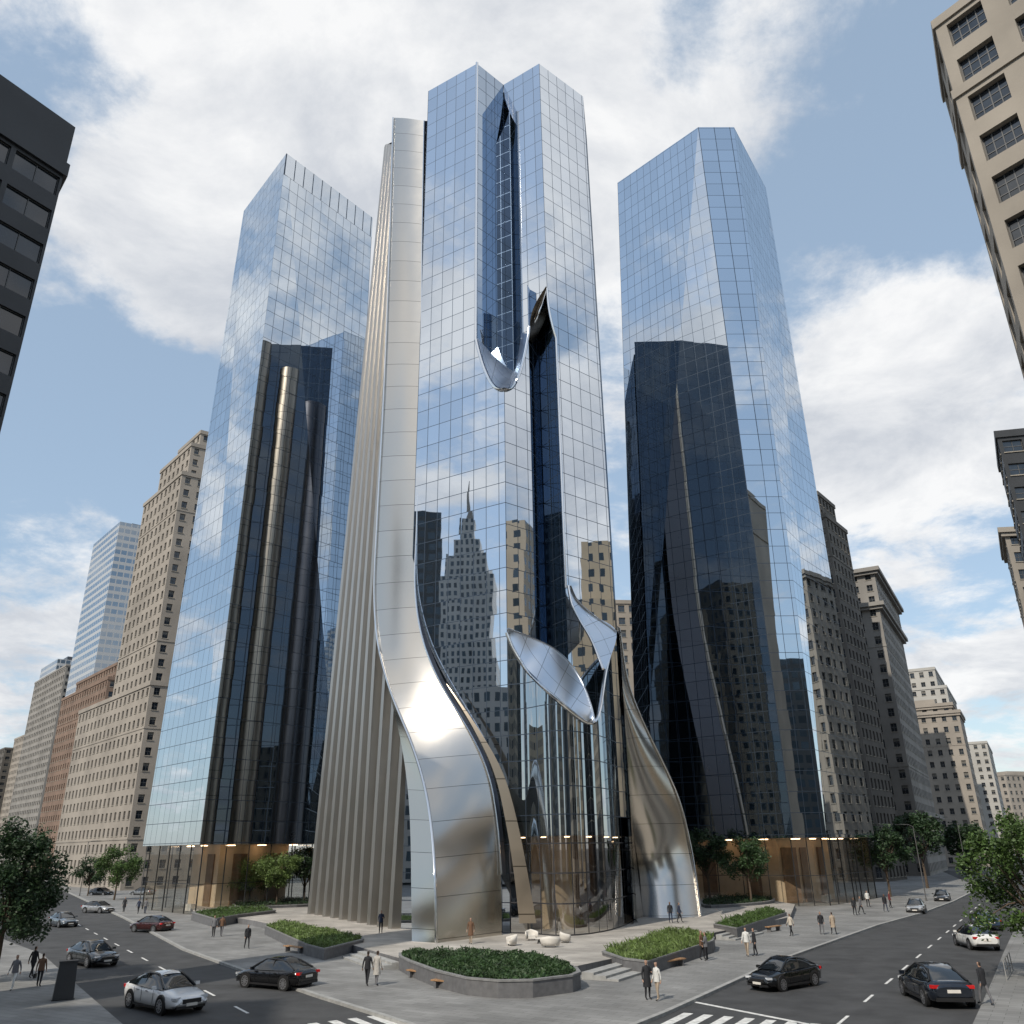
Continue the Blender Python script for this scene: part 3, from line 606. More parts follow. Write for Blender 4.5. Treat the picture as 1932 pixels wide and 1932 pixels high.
strip_tower('striped_tower','blue and grey banded glass tower behind the brown block',atp(118,1600,390),sdL,44,(.8,.6),34,163,M['stripe'])
strip_tower('glass_tower','pale banded glass slab at far left of the skyline',atp(40,1600,520),sdL,40,(.8,.6),30,122,M['stripe'])
masonry('office_tower','dark narrow stone tower pressed against the right glass skyscraper',atp(1662,1600,195),sdR,16,(-.75,.6),24,[(ZS,84,0,0,0),(84,91,1.5,1.5,2)],M['dgrey'],2.6,3.6,.45,.6)
masonry('stone_building','grey stone block with heavy projecting cornice on the right street',atp(1745,1597,225),(.5,.86),52,(-.86,.5),26,[(ZS,14,0,0,0),(14,69,.4,.4,.4),(69,79,0,0,0)],M['grey'],3.6,3.9,.42,.55,cornice=1.3)
masonry('apartment_building','pale stone apartment block beyond the corniced block',atp(1848,1597,330),(.5,.86),50,(-.86,.5),34,[(ZS,64,0,0,0),(64,72,3,3,3)],M['palest'],3.4,3.6,.45,.5,belts=False)
masonry('stone_building','low tan stone block with stepped attic further down right street',atp(1862,1597,300),(.5,.86),24,(-.86,.5),20,[(ZS,50,0,0,0),(50,53,2,2,2)],M['tan'],3.4,3.8,.42,.5,cornice=.5)
masonry('apartment_building','small white apartment block far along the right street',atp(1905,1597,400),(.5,.86),60,(-.86,.5),30,[(ZS,50,0,0,0)],M['palest'],3.4,3.4,.45,.5,belts=False)
masonry('office_tower','grid windowed tower glimpsed between central and right skyscrapers',atp(1190,1600,230),(1,.1),22,(-.1,1),20,[(ZS,72,0,0,0)],M['tan'],3.2,3.6,.6,.55,belts=False)
masonry('stone_building','distant tan block closing the right street',atp(1925,1590,520),(.9,.3),60,(-.5,.8),40,[(ZS,44,0,0,0)],M['tan'],4,4,.45,.5,belts=False)
q=P(1763,50,y=62); zr=q.z; c0=Vector((q.x,q.y))
masonry('office_tower','near beige stone tower with large gridded windows at upper right',c0,(.61,-.79),28,(.51,.86),10.5,[(ZS,zr-10,0,0,0),(zr-10,zr,0,0,0)],M['limestone'],5.6,5.0,.62,.62,.6,bars=(3,2),frm=.1,blindp=.05,belts=False,sill=False)
q=P(1880,822,y=110); masonry('office_tower','dark clad tower behind the near beige tower at right edge',(q.x,q.y),(1,-.2),30,(.5,.86),14,[(ZS,q.z,0,0,0)],M['char'],3.6,3.8,.7,.5,.3,belts=False,blindp=0)
q=P(1893,1003,y=165); masonry('stone_building','cream stone building partly cut by the right edge',(q.x,q.y),(1,-.1),30,(.5,.86),20,[(ZS,q.z,0,0,0)],M['limestone'],3.6,3.8,.45,.55,belts=False,cornice=.8)
q=P(142,240,y=46); c0=Vector((q.x,q.y)); dA_=Vector((-.535,-.845)).normalized(); dB_=Vector((-.8,.9)).normalized()
LB_=masonry('office_tower','near charcoal office tower with ribbon windows at upper left edge',c0,dA_,24,dB_,7,[(ZS,q.z-4.3,0,0,0)],M['char'],3.4,2.9,.9,.55,.22,bars=(1,0),frm=.06,blindp=.12,belts=False,sill=False)
m=MB(); c1=c0-dA_*.02; m.prism([c1,c1+dA_*24,c1+dA_*24+dB_*7,c1+dB_*7],q.z-3.6,q.z); m.build('parapet',M['char'],LB_)
# buildings behind the viewer, seen mirrored in the glass
M['fA']=fmat('facade_tan',(.42,.36,.28),3.4,3.7,.45,.55); M['fB']=fmat('facade_grey',(.42,.42,.41),2.4,3.6,.5,.6); M['fC']=fmat('facade_cream',(.5,.42,.31),2.6,3.7,.42,.5); M['fD']=fmat('facade_dark',(.06,.065,.07),3,3.6,.7,.6)
def backb(label,c,w,d,rz,tiers,mat,spire=0):
    E_=empty('city_building',(c[0],c[1],ZS),label,'building'); m=MB(); R=Matrix.Rotation(rz,2)
    for z0,z1,k in tiers:
        m.prism([Vector(c)+R@Vector((sx*w/2*k,sy*d/2*k)) for sx,sy in ((-1,-1),(1,-1),(1,1),(-1,1))],z0,z1)
    m.build('wall',mat,E_)
    if spire: m=MB(); z=tiers[-1][1]; m.tube([(c[0],c[1],z),(c[0],c[1],z+spire*.3),(c[0],c[1],z+spire)],[2,.9,.15],8); m.build('spire',M['grey'],E_)
def mirror(p0,p1,u,v,dist):
    e=(p1-p0).normalized(); n=Vector((e.y,-e.x)); d=ray(u,v); h=line_at(p0,p1,u,v); d2=Vector((d.x,d.y)).normalized(); rr=d2-n*2*d2.dot(n); path=(h.length+dist)
    sl=d.z/math.hypot(d.x,d.y)
    return h+rr*dist, H+sl*path, math.atan2(rr.y,rr.x)
c,z,a_=mirror(A,B1,885,985,260)
backb('grey stepped tower with slender spire mirrored in the central glass',c,24,22,a_+.1,[(0,z*.55,1.15),(z*.55,z*.80,1),(z*.80,z*.87,.82),(z*.87,z*.93,.55),(z*.93,z,.3)],M['fB'],z*.14)
c,z,a_=mirror(A,B1,806,975,170); backb('dark slab mirrored at left edge of the central glass',c,9,10,a_,[(0,z,1)],M['fD'])
c,z,a_=mirror(A,B1,945,1310,130); backb('low grey block mirrored beside the spired tower',c,22,14,a_,[(0,z,1)],M['fB'])
c,z,a_=mirror(C,D,1135,1040,95); backb('cream block mirrored in right hand glass',c,20,14,a_,[(0,z*.8,1),(z*.8,z,.7)],M['fC'])
c,z,a_=mirror(B1,F1,975,1015,130); backb('cream slab mirrored in the narrow central glass',c,26,12,a_+.3,[(0,z,1)],M['fA'])
for (lb,x,y,w,d,h,mt) in [('tan block behind viewer on the left',-85,-45,50,40,84,'fA'),('grey block behind viewer',-32,-75,46,40,106,'fB'),('cream block behind viewer on the right',45,-60,50,40,48,'fC'),('dark block behind viewer far right',110,-30,40,50,60,'fD'),('grey block behind viewer far left',-150,30,50,40,42,'fB'),('tan block beyond the left pavement',-150,95,36,36,36,'fC')]:
    backb(lb,(x,y),w,d,.2,[(0,h,1)],M[mt])
# ---------------- planters, stairs, benches
def inpoly(q,poly):
    c=False;j=len(poly)-1
    for i in range(len(poly)):
        a,b=poly[i],poly[j]
        if (a.y>q.y)!=(b.y>q.y) and q.x<(b.x-a.x)*(q.y-a.y)/(b.y-a.y)+a.x: c=not c
        j=i
    return c
def planting(mb,poly,z,n,hmin,hmax,wid=.07,grass=0):
    xs=[q.x for q in poly]; ys=[q.y for q in poly]; k=0; t=0
    while k<n and t<n*20:
        t+=1; q=Vector((random.uniform(min(xs),max(xs)),random.uniform(min(ys),max(ys))))
        if not inpoly(q,poly): continue
        k+=1
        cl=.5+.5*math.sin(q.x*2.6+math.sin(q.y*2.1)*2)*math.cos(q.y*1.9+q.x); h=hmin+(hmax-hmin)*cl
        if random.random()<grass:
            an=random.uniform(0,6.28); le=random.uniform(.1,.5)*h; dx,dy=math.cos(an),math.sin(an); w=.03; o=Vector((q.x,q.y,z)); h*=random.uniform(.8,1.3)
            mb.poly([o+Vector((-dy*w,dx*w,0)),o+Vector((dy*w,-dx*w,0)),o+Vector((dx*le+dy*w*.6,dy*le-dx*w*.6,h*.8)),o+Vector((dx*le*1.7,dy*le*1.7,h))]); continue
        zz=z+h*random.uniform(.2,1); o=Vector((q.x,q.y,zz)); w=wid*random.uniform(.6,1.4)
        a=Vector((random.gauss(0,1),random.gauss(0,1),random.gauss(0,.7))).normalized(); b=a.cross(Vector((random.gauss(0,1),random.gauss(0,1),random.gauss(0,.5)))).normalized()
        mb.poly([o-a*w*1.6,o-b*w*.6,o+a*w*1.6,o+b*w*.6])
def planter(label,px,z,n,hm,leaf,zbot=ZS,grass=.0,rnd=True):
    poly=[P2(u,v,z) for u,v in px]
    if rnd: pc=cr([Vector((q.x,q.y,0)) for q in poly+[poly[0]]],len(poly)*4)[:-1]; poly=[Vector((q.x,q.y)) for q in pc]
    c=sum(poly,Vector((0,0)))/len(poly); E_=empty('planter',(c.x,c.y,zbot),label,'planter'); inn=[q+(c-q).normalized()*.3 for q in poly]; N_=len(poly)
    m=MB()
    for i in range(N_):
        a,b=poly[i],poly[(i+1)%N_]; m.wall(a,b,zbot,z)
    m.build('planter_wall',M['planter'],E_)
    m=MB(); out_=[q-(c-q).normalized()*.05 for q in poly]
    for i in range(N_):
        a,b=out_[i],out_[(i+1)%N_]; ai,bi=inn[i],inn[(i+1)%N_]; m.poly([(*a,z+.06),(*b,z+.06),(*bi,z+.06),(*ai,z+.06)]); m.wall(a,b,z-.04,z+.06); m.wall(ai,bi,z-.3,z+.06)
    m.build('coping',M['coping'],E_)
    m=MB(); m.poly([(*q,z-.08) for q in inn]); m.build('soil',M['soil'],E_)
    m=MB(); planting(m,inn,z-.08,n,.15,hm,grass=grass); o=m.build('shrubs',M[leaf],E_); o['kind']='stuff'
planter('large rounded stone planter of dark shrubs at front of plaza',[(753,1799),(775,1796),(830,1795),(920,1796),(1000,1802),(1055,1812),(1090,1828),(1095,1835),(1080,1841),(1005,1850),(940,1851),(880,1846),(820,1832),(770,1813),(753,1804)],.30,18000,.5,'leafD',grass=.15,rnd=False)
planter('left stone planter of light green grasses beside the fluted wall',[(500,1747),(535,1738),(683,1767),(686,1773),(612,1791),(580,1783)],.2,8000,.45,'leafC',grass=.4,rnd=False)
planter('right stone planter of light green grasses beside the stairs',[(1136,1796),(1268,1755),(1348,1769),(1345,1776),(1222,1815),(1175,1809)],.22,9000,.6,'leafC',grass=.5,rnd=False)
planter('small stone planter at far left of the plaza',[(362,1722),(420,1712),(500,1710),(520,1718),(450,1726),(405,1734)],.3,4000,.45,'leafA',rnd=False)
planter('long stone planter at the right end of plaza',[(1346,1744),(1450,1715),(1484,1722),(1390,1752)],.3,5000,.6,'leafA',grass=.3,rnd=False)
planter('low hedge bed in front of right tower lobby',[(1322,1698),(1380,1692),(1452,1694),(1455,1700),(1390,1706),(1330,1708)],.3,4000,.7,'leafB')
planter('low hedge bed before the left tower lobby',[(438,1703),(500,1695),(590,1697),(592,1705),(520,1709),(450,1711)],.3,4000,.7,'leafB')
def stairs(label,a,b,n=4,tr=.42):
    a=P2(*a,0);b=P2(*b,0); d=(b-a).normalized(); nn=Vector((d.y,-d.x)); 
    if nn.y>0: nn=-nn
    c=(a+b)/2; E_=empty('staircase',(c.x,c.y,ZS),label,'stairs'); l=(b-a).length; ang=math.atan2(d.y,d.x)
    for k in range(1,n):
        q=c+nn*(tr*(k-.5)); zt_=-.14*k; m=MB(); m.box((q.x,q.y,(zt_+ZS)/2),(l,tr-.004,zt_-ZS),ang); m.build('step',M['kerb'],E_)
stairs('broad stone stairs between the front and right planters',(1097,1829),(1208,1799),4,.85)
stairs('stone stairs between the left and front planters',(688,1790),(755,1811),4,.6)
stairs('stone stairs right of the right planter',(1350,1760),(1405,1748),4,.6)
def bench(label,u,v,ang,l=2.2,z=ZS):
    q=P(u,v,z=z); E_=empty('bench',q,label,'bench',None,ang); E_['local']=1
    m=MB(); m.box((0,0,.43),(l,.5,.07)); m.build('seat',M['wood'],E_)
    for s in (-1,1): m=MB(); m.box((s*(l/2-.3),0,.197),(.12,.42,.394)); m.build('leg',M['planter'],E_)
bench('leftmost wooden bench against the front planter',790,1846,-.75,2.0); bench('second wooden bench against the front planter',848,1866,-.5,2.4)
bench('wooden bench beside the right grass planter',1272,1824,.75,2.2); bench('wooden bench near the far right planter',1460,1757,.75,2.2)
bench('wooden bench on left side of left planter',555,1797,-.75,2.6)
def armchair(label,u,v,rz,sofa=1.0):
    E_=empty('outdoor_armchair',P(u,v,z=0),label,'armchair',None,rz); E_['local']=1
    m=MB(); m.box((0,0,.27),(.62*sofa,.62,.24)); o=m.build('seat',M['cush'],E_); b=o.modifiers.new('b','BEVEL'); b.width=.08; b.segments=4
    m=MB(); rows=[]
    for z,k in ((.12,.9),(.4,1.0),(.62,1.05),(.8,1.0)):
        rows.append([Vector((math.sin(t)*.46*sofa*k,-.1+math.cos(t)*.46*k,z-(.22*abs(t)/1.9 if z>.5 else 0))) for t in [(-1.9+3.8*i/14) for i in range(15)]])
    m.grid(rows); o=m.build('backrest',M['cush'],E_,True); b=o.modifiers.new('s','SOLIDIFY'); b.thickness=.09
    for sx in (-1,1):
        m=MB(); m.box((sx*.25*sofa,-.15,.075),(.05,.05,.15)); m.build('leg',M['black'],E_)
armchair('white outdoor armchair at left of the seating group',965,1784,-1.2); armchair('white outdoor armchair with high back behind the low table',1003,1774,0.1); armchair('white outdoor armchair facing left at right of the group',1067,1778,1.9); armchair('white two seat outdoor sofa nearest the front planter',1038,1787,3.0,1.5)
E_=empty('coffee_table',P(1018,1780,z=0),'low round white table among the outdoor armchairs','table'); E_['local']=1
m=MB(); m.tube([(0,0,.34),(0,0,.4)],.42,20); m.build('table_top',M['cush'],E_); m=MB(); m.tube([(0,0,0),(0,0,.34)],[.2,.06],12); m.build('pedestal',M['black'],E_)
# ---------------- trees
def tree(label,u,v,h,cr_,leaf,n=5000,ls=.16,z=ZS,squash=.75,group='trees around the towers'):
    q=P(u,v,z=z); E_=empty('street_tree',q,label,'tree',group); E_['local']=1
    m=MB(); th=h*.35; m.tube([(0,0,-.1),(.05,.02,th*.5),(.02,.05,th),(0,0,h*.6)],[h*.022,h*.017,h*.014,h*.006],8)
    cl=[]; 
    for k in range(int(20+cr_*5)):
        while True:
            d=Vector((random.uniform(-1,1),random.uniform(-1,1),random.uniform(-1,1)))
            if .3<d.length<1: break
        c=Vector((d.x*cr_,d.y*cr_,h-cr_*squash*1.05+d.z*cr_*squash)); cl.append((c,cr_*random.uniform(.18,.36)))
        if k%2==0:
            s=Vector((0,0,th*random.uniform(.8,1.4))); m.tube([s,s.lerp(c,.5)+Vector((0,0,.03*h)),c],[h*.009,h*.005,h*.002],5)
    m.build('trunk',M['trunk'],E_,True)
    m=MB()
    for k in range(n):
        c,rr=random.choice(cl); d=Vector((random.gauss(0,1),random.gauss(0,1),random.gauss(0,1)*.8)).normalized()*rr*random.uniform(.3,1.08)
        q=c+d; a=Vector((random.gauss(0,1),random.gauss(0,1),random.gauss(0,.6))).normalized(); b=a.cross(Vector((random.gauss(0,1),random.gauss(0,1),random.gauss(0,1)))).normalized(); s=ls*random.uniform(.6,1.3)
        m.poly([q-a*s,q-b*s*.55,q+a*s,q+b*s*.55])
    m.build('crown',M[leaf],E_)
tree('large dark foreground tree cut by the left edge',-15,1855,9.6,3.8,'leafB',20000,.13,squash=1.0)
tree('bright green foreground tree cut by the right edge',1985,1850,9.6,3.9,'leafA',16000,.13,squash=1.0)
tree('light green tree by the left street behind the parked cars',215,1698,9,4,'leafA',8000,.17)
tree('small dark tree left of the light green street tree',165,1690,7,3,'leafB',3500,.2)
tree('broad light green tree before the left tower lobby, its left half',468,1716,7.6,3.5,'leafC',10000,.13)
tree('light green tree before the left tower lobby, right of its twin',520,1718,7.8,3.1,'leafC',9000,.13)
tree('dark tree against the fluted wall',572,1712,8.6,2.9,'leafB',6000,.16)
tree('dark green tree beside the right steel leg',1340,1704,9.4,3.0,'leafB',6000,.17,0)
tree('green tree in front of right tower lobby',1418,1706,8,3.2,'leafD',6000,.16,0)
tree('dark street tree right of the right tower',1680,1692,10.5,4.2,'leafB',6000,.24)
tree('dark street tree further along the right street',1750,1676,13,4.5,'leafB',5000,.3)
tree('distant tree at the end of right street',1832,1655,12,5,'leafB',4000,.4)
tree('distant tree at the end of left street',100,1640,18,10,'leafB',4000,.5)
# ---------------- lamps, bin, railing
def lamp(label,u,v,h,rz,z=ZS):
    E_=empty('street_lamp',P(u,v,z=z),label,'street lamp','street lamps',rz); E_['local']=1
    m=MB(); m.tube([(0,0,0),(0,0,.5),(0,0,h)],[.14,.08,.05],8); m.build('pole',M['wframe'],E_,True)
    m=MB(); m.tube([(0,0,h-.1),(.6,0,h+.2),(1.8,0,h+.25)],.04,6); m.build('arm',M['wframe'],E_,True)
    m=MB(); m.box((2.0,0,h+.22),(.8,.28,.1)); m.build('lamp_head',M['frame'],E_)
lamp('street lamp by the left tower corner',262,1712,11,0); lamp('street lamp beside dark trees on the right street',1748,1700,10,3.0); lamp('distant street lamp down the right street',1830,1672,12,3.0); lamp('street lamp over far left street',150,1690,10,.3)
E_=empty('litter_bin',P(118,1886,z=ZS),'dark slanted litter bin on the near left pavement','bin',rz=.5); E_['local']=1
m=MB(); m.box((0,0,.95),(1.1,.65,1.9),taper=.84); m.build('body',M['char'],E_); m=MB(); m.box((0,0,1.95),(1.0,.62,.1)); m.build('lid',M['frame'],E_); m=MB(); m.box((0,0,.03),(1.2,.75,.06)); m.build('base',M['black'],E_)
E_=empty('railing',P(1900,1850,z=ZS),'thin metal railing on the near right pavement','railing',rz=1.0); E_['local']=1
for k in range(4): m=MB(); m.tube([(k*1.6,0,0),(k*1.6,0,1.05)],.03,6); m.build('post',M['kerb'],E_)
for zz in (.5,1.05): m=MB(); m.tube([(0,0,zz),(4.8,0,zz)],.025,6); m.build('rail',M['kerb'],E_)
# ---------------- cars
st=[(-2.38,.66,.80,.46),(-2.30,.80,.93,.36),(-2.1,.87,1.0,.27),(-1.7,.91,1.0,.23),(-1.2,.925,.97,.21),(-.5,.93,.95,.2),(.3,.93,.94,.2),(1.0,.925,.93,.2),(1.4,.915,.88,.21),(1.85,.89,.80,.23),(2.15,.84,.72,.27),(2.32,.76,.63,.33),(2.4,.6,.56,.42)]
def carparts():
    R={}
    m=MB(); rows=[]
    for x,w,zt_,zb in st:
        zm=(zt_+zb)/2
        h=[(0,zt_+.015),(w*.45,zt_+.01),(w*.80,zt_-.02),(w*.95,zt_-.10),(w,zm+.02),(w*.985,zm-.12),(w*.95,zb+.05),(w*.82,zb),(0,zb)]
        rows.append([Vector((x,y,z)) for y,z in h]+[Vector((x,-y,z)) for y,z in reversed(h[1:-1])]+[Vector((x,0,zt_+.015))])
    m.grid(rows); m.poly(rows[0][:-1]); m.poly(rows[-1][:-1]); R['body']=m
    gs=[(-1.95,.70,.97,.99),(-1.45,.72,.96,1.22),(-.95,.74,.95,1.40),(-.4,.75,.94,1.455),(.15,.75,.93,1.44),(.6,.74,.92,1.26),(1.0,.72,.92,1.05),(1.25,.68,.90,.93)]
    m=MB(); rows=[]
    for x,w,zb,zt_ in gs:
        k=(zt_-zb)/.5; wt=w-.16*k; h=[(w+.1,zb-.03),(w+.06,zb+.03),((w+wt)/2+.03,(zb+zt_)/2),(wt,zt_-.05*k),(wt*.8,zt_),(0,zt_+.012)]
        rows.append([Vector((x,y,z)) for y,z in h]+[Vector((x,-y,z)) for y,z in reversed(h[:-1])])
    m.grid(rows); R['cabin_glass']=m
    m=MB(); rows=[]
    for x,w,zt_ in ((-1.15,.50,1.335),(-.95,.55,1.41),(-.4,.575,1.475),(.15,.565,1.462),(.34,.52,1.395)):
        rows.append([Vector((x,y*w,zt_-(abs(y)**3)*.045)) for y in (-1,-.8,-.4,0,.4,.8,1)])
    m.grid(rows); R['roof_panel']=m
    for nm,s in (('pl',1),('pr',-1)):
        m=MB()
        m.tube([(-1.95,s*.72,1.0),(-1.6,s*.62,1.15),(-1.2,s*.50,1.33),(-.4,s*.60,1.43),(.3,s*.52,1.40),(.75,s*.63,1.19),(1.2,s*.74,.95)],.04,5); m.tube([(-.42,s*.60,1.43),(-.42,s*.78,.95)],.03,5)
        R[nm]=m
        m=MB(); m.box((.85,s*1.0,.98),(.14,.2,.13)); R['m'+nm]=m
    def disc(mm,c,rad,y0,y1,n=20,mi=0):
        c=Vector(c); a=[c+Vector((math.cos(k*2*math.pi/n)*rad,0,math.sin(k*2*math.pi/n)*rad)) for k in range(n)]
        A_=[q+Vector((0,y0,0)) for q in a]; B_=[q+Vector((0,y1,0)) for q in a]
        for k in range(n): mm.poly([A_[k],A_[(k+1)%n],B_[(k+1)%n],B_[k]],m=mi)
        mm.poly(A_,m=mi); mm.poly(B_,m=mi)
    m=MB(); disc(m,(0,0,0),.34,-.11,.11); R['tyre']=m
    m=MB(); disc(m,(0,0,0),.07,-.118,.118,8)
    for k in range(10):
        a=k*math.pi/5; 
        for yy in (-.116,.116):
            d=Vector((math.cos(a),0,math.sin(a))); e=Vector((-d.z,0,d.x))*.025; o=Vector((0,yy,0)); m.poly([o+d*.05-e,o+d*.23-e*1.2,o+d*.23+e*1.2,o+d*.05+e])
    n=20
    for yy in (-.116,.116):
        for k in range(n):
            a,b=k*2*math.pi/n,(k+1)*2*math.pi/n; m.poly([(math.cos(a)*.22,yy,math.sin(a)*.22),(math.cos(b)*.22,yy,math.sin(b)*.22),(math.cos(b)*.255,yy,math.sin(b)*.255),(math.cos(a)*.255,yy,math.sin(a)*.255)])
    R['rim']=m
    m=MB(); disc(m,(0,0,0),.405,-.065,.065,20); R['wheel_arch']=m
    for nm,s in (('hl',1),('hr',-1)):
        m=MB(); m.box((2.22,s*.64,.64),(.26,.3,.09),-s*.45); R[nm]=m
        m=MB(); m.box((-2.26,s*.62,.82),(.2,.42,.12),s*.3); R['t'+nm]=m
    m=MB(); m.box((2.385,0,.52),(.06,.84,.17)); R['grille']=m
    m=MB(); m.box((-2.38,0,.66),(.04,.5,.12)); R['np1']=m
    m=MB(); m.box((2.425,0,.40),(.03,.5,.11)); R['np2']=m
    m=MB(); m.box((2.3,0,.3),(.16,1.3,.1)); R['bt1']=m
    m=MB(); m.box((-2.3,0,.36),(.14,1.4,.14)); R['bt2']=m
    m=MB()
    for s in (-1,1):
        for x in (-1.05,-.35,.72): m.box((x,s*.932,.63),(.012,.012,.5))
        for x in (-.75,.1): m.box((x,s*.937,.80),(.2,.02,.03))
        m.box((0,s*.915,.25),(2.1,.05,.09))
    R['door_seams']=m
    return R
CP=carparts(); CM={}
mm={'cabin_glass':('cabin_glass','carglass'),'pl':('pillars','black'),'pr':('pillars','black'),'tyre':('tyre','tyre'),'rim':('rim','rim'),'wheel_arch':('wheel_arch','black'),'hl':('headlight','headl'),'hr':('headlight','headl'),'thl':('taillight','taill'),'thr':('taillight','taill'),'grille':('grille','black'),'np1':('number_plate','cush'),'np2':('number_plate','cush'),'bt1':('bumper_trim','black'),'bt2':('bumper_trim','black'),'door_seams':('door_seams','black')}
for k,(nm,mtn) in mm.items(): CM[k]=CP[k].mesh(nm,[M[mtn]],smooth=k in('cabin_glass',))
def car(label,u,v,ang,col,sc=1.08,cat='car'):
    E_=empty('car',P(u,v,z=ZR+.005),label,cat,'cars on the streets',math.radians(ang)); E_.scale=(sc,sc,sc) if not isinstance(sc,tuple) else sc
    pm=paint('paint',col)
    for k,nm in (('body','body'),('roof_panel','roof_panel'),('mpl','mirror'),('mpr','mirror')):
        inst(CP[k].mesh(nm,[pm],smooth=True),nm,E_)
    for k in mm:
        if k in ('tyre','rim','wheel_arch'): continue
        inst(CM[k],mm[k][0],E_)
    for x in (-1.42,1.42):
        for s in (-1,1):
            inst(CM['wheel_arch'],'wheel_arch',E_,(x,s*.867,.36))
            w=empty('wheel',(x,s*.835,.34)); w.parent=E_; inst(CM['tyre'],'tyre',w); inst(CM['rim'],'rim',w)
    return E_
car('white sedan nearest the camera on the left street',308,1903,-42,(.78,.78,.78),1.24)
car('black sedan seen from behind in the middle of the left street',520,1862,150,(.008,.008,.009),1.15)
car('dark grey sedan beside the near left pavement',172,1820,-42,(.03,.035,.04),1.15)
car('dark red sedan with red tail lamps in far lane of left street',285,1758,150,(.06,.012,.012),1.1)
car('blue grey hatchback at left edge of the left street',118,1748,-45,(.14,.17,.2))
car('silver estate car far down left street',184,1722,-25,(.4,.41,.42))
car('small grey car partly hidden beside the left tower',268,1690,160,(.2,.21,.22)); car('small dark car at far end of the left street',190,1690,-20,(.05,.06,.07))
car('black sedan facing the camera on right street',1482,1862,-142,(.01,.011,.012),1.1)
car('dark navy hatchback seen from behind at the lower right',1768,1888,84,(.012,.018,.03),(1.2,1.3,1.26))
car('white hatchback beside the right pavement',1843,1788,82,(.7,.7,.68),(1.1,1.15,1.15))
car('silver saloon approaching on the far right street',1730,1722,-118,(.4,.41,.42)); car('dark saloon behind the silver one on right street',1779,1701,-118,(.04,.045,.05)); car('blue car half hidden by the right tree',1862,1752,75,(.04,.08,.16))
# ---------------- people
def body_mesh(pose):
    bm=bmesh.new(); ly=bm.verts.layers.skin.verify()
    def v(co,rx,ry=None,root=False):
        q=bm.verts.new(co); q[ly].radius=(rx,ry or rx); q[ly].use_root=root; return q
    def e(a,b): bm.edges.new((a,b)); return b
    pel=v((0,0,.96),.135,.10,True); sp_=e(pel,v((0,-.01,1.13),.115,.09)); ch=e(sp_,v((0,0,1.33),.15,.105)); ns=e(ch,v((0,.005,1.455),.075,.065)); nk=e(ns,v((0,.0,1.52),.048))
    h1=e(nk,v((0,-.012,1.585),.068,.078)); h2=e(h1,v((0,-.008,1.66),.076,.09)); e(h2,v((0,0,1.725),.058,.068))
    for s in (-1,1):
        st_=pose*s*.24
        hp=e(pel,v((s*.09,0,.87),.088)); kn=e(hp,v((s*.095,-st_*.55-.015,.5),.058)); an=e(kn,v((s*.1,-st_*1.0+.03,.10),.038)); e(an,v((s*.115,-st_-.12,.035),.034))
        sh_=e(ch,v((s*.165,0,1.40),.058)); 
        if pose==0 and s==1: el=e(sh_,v((s*.235,.0,1.13),.042)); wr=e(el,v((s*.15,-.2,1.2),.03)); hd=e(wr,v((s*.11,-.27,1.25),.03)); 
        else: el=e(sh_,v((s*.225,st_*.25+.02,1.13),.042)); wr=e(el,v((s*.24,st_*.6-.03,.90),.029)); hd=e(wr,v((s*.24,st_*.65-.05,.82),.032)); 
        e(hd,v(hd.co+Vector((0,-.02,-.075)),.014)); e(hd,v(hd.co+Vector((-s*.015,-.055,-.05)),.011)) 
    me=bpy.data.meshes.new('tmp'); bm.to_mesh(me); bm.free(); o=bpy.data.objects.new('tmp',me); COL.objects.link(o)
    o.modifiers.new('s','SKIN'); sb=o.modifiers.new('u','SUBSURF'); sb.levels=2; sb.render_levels=2
    dg=bpy.context.evaluated_depsgraph_get(); out_=bpy.data.meshes.new_from_object(o.evaluated_get(dg)); bpy.data.objects.remove(o)
    ks=[]
    for pl_ in out_.polygons:
        c=pl_.center; pl_.use_smooth=True
        if c.z>1.5: k=3 if (c.y>.03 or c.z>1.70) and c.z>1.54 else 0
        elif c.z<.085: k=4
        elif (abs(c.x)>.2 and c.z<.88) or (pose==0 and c.y<-.17 and c.z>1.1): k=0
        elif c.z<.95: k=2
        else: k=1
        ks.append(k)
    return out_,ks
BM={k:body_mesh(k) for k in (0,1,.45)}
SK=[pr('skin_a',(.42,.26,.19),.6),pr('skin_b',(.2,.11,.07),.6)]
def cl(c): 
    k='cloth_%d_%d_%d'%tuple(int(x*1000) for x in c)
    return bpy.data.materials.get(k) or pr(k,c,.85,0,8,.15)
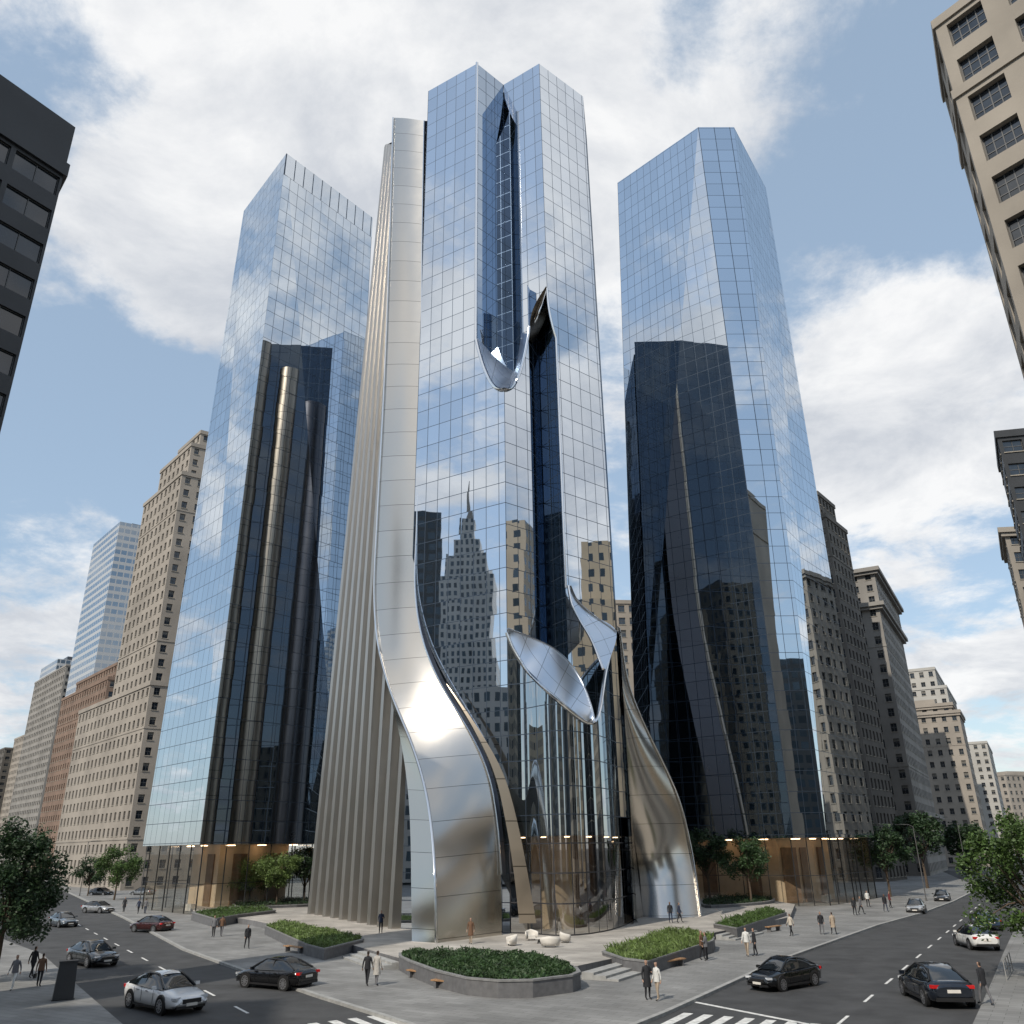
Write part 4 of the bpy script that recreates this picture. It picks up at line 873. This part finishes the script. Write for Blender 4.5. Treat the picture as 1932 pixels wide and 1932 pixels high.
def person(label,u,v,z,rz,pose,top,bot,hair=(.03,.02,.015),h=1.0,sk=0,bag=False,skirt=False):
    src,ks=BM[pose]; me=src.copy(); me.name='person'
    while len(me.materials): me.materials.pop(index=0)
    for m_ in (SK[sk],cl(top),cl(bot),cl(hair),cl((.02,.02,.02))): me.materials.append(m_)
    me.polygons.foreach_set('material_index',ks); me.update()
    o=bpy.data.objects.new('person',me); COL.objects.link(o); o.location=P(u,v,z=z); o.rotation_euler=(0,0,math.radians(rz)); o.scale=(h*1.16,h*1.16,h*1.1); tag(o,label,'person','people on the plaza and streets')
    m=MB(); n=10; rows=[]
    zz=[(1.44,.10,.08),(1.38,.165,.11),(1.2,.155,.115),(1.0,.165,.13),(.84 if not skirt else .55,.18 if not skirt else .21,.14 if not skirt else .18)]
    for z_,a,b in zz: rows.append([Vector((a*math.cos(k*2*math.pi/n),b*math.sin(k*2*math.pi/n),z_)) for k in range(n+1)])
    m.grid(rows); j=bpy.data.objects.new('coat' if skirt else 'jacket',m.mesh('jacket',[cl(top)],smooth=True)); COL.objects.link(j); j.parent=o
    if bag:
        m=MB(); m.box((0,0,.16),(.12,.32,.26)); m.tube([(0,-.1,.29),(0,-.06,.42),(0,.06,.42),(0,.1,.29)],.012,5)
        q=o.matrix_basis@Vector((.28,-.06,.42)); bg_=bpy.data.objects.new('handbag',m.mesh('handbag',[M['black']])); COL.objects.link(bg_); bg_.location=q; bg_.rotation_euler=o.rotation_euler; tag(bg_,'black bag carried by the person near the litter bin','bag')
dk=(.015,.016,.02); nv=(.02,.03,.06); wh=(.6,.6,.58); gr=(.14,.14,.15); bn=(.13,.07,.04); be=(.36,.29,.22)
for a in [
('person in dark suit walking, left of the pair in front of the left stairs',692,1860,ZS,170,1,dk,dk),
('person in pale coat beside the dark suited one in front of left stairs',710,1860,ZS,150,.45,(.40,.38,.35),gr),
('person in dark coat left of the pair at bottom centre right',1223,1886,ZS,20,0,dk,dk),
('person in white top right of the pair at bottom centre right',1242,1888,ZS,-60,.45,wh,be),
('person in brown jacket by the right stairs',1326,1811,ZS,60,.45,bn,dk),
('person in dark jacket close behind the brown jacketed one',1334,1813,ZS,240,0,gr,dk),
('person in white shirt left of the pair by right kerb',1411,1804,ZS,-30,1,wh,be),
('person in black suit right of the pair by right kerb',1426,1804,ZS,-100,.45,dk,dk),
('person in dark clothes standing before the steel ribbon base at left',718,1761,0,10,0,nv,dk),
('person in long brown dress standing under the steel ribbon',888,1781,0,-20,.45,bn,be),
('person in grey jacket, left of the pair on the left pavement',402,1768,ZS,0,.45,gr,dk),
('person in brown jacket, right of the pair on the left pavement',417,1767,ZS,180,1,bn,gr),
('person in black walking alone left of the left planter',465,1790,ZS,30,1,dk,dk),
('person in dark suit left of the pair under the right steel leg',1266,1741,0,0,.45,dk,nv),
('person in navy jacket right of the pair under the right steel leg',1283,1741,0,90,1,nv,dk),
('person in cream top walking beside the far right planter',1494,1766,ZS,-60,1,(.5,.45,.38),dk),
('person in dark clothes left of the pair at right end of pavement',1552,1763,ZS,0,.45,dk,gr),
('person in tan coat right of the pair at right end of pavement',1574,1763,ZS,180,1,be,dk),
('person in black outside the right tower lobby, leftmost',1614,1727,ZS,0,.45,dk,dk),
('person in grey outside the right tower lobby, middle',1626,1725,ZS,50,1,gr,dk),
('person in white shirt outside the right tower lobby, rightmost',1639,1711,ZS,0,.45,wh,dk),
('person in black crossing at the right street corner',1672,1720,ZS,0,1,dk,nv),
('person in dark red top at the right street corner',1681,1713,ZS,80,.45,(.15,.03,.03),dk),
('person in dark jacket on the near right pavement',1862,1896,ZS,200,1,dk,gr),
('person in brown jacket carrying a bag near the litter bin',72,1862,ZS,190,.45,bn,dk),
('person in black beneath the large left tree',58,1845,ZS,170,1,dk,dk),
('person in light trousers at the bottom left edge',22,1868,ZS,0,1,gr,wh),
('person in dark coat on the far left pavement, leftmost',233,1721,ZS,0,.45,dk,dk),
('person in navy jacket of the pair by the left tower',260,1724,ZS,0,1,nv,dk),
('person in grey jacket of the pair by the left tower',273,1724,ZS,180,.45,gr,nv)]:
    l,u,v,z,rz,ps,t,b=a
    person(l,u,v,z,rz,ps,t,b,h=random.uniform(.97,1.04),sk=random.random()<.3,bag='carrying' in l,skirt='dress' in l or 'coat' in l)
for o in bpy.data.objects:
    if 'local' in o: del o['local']
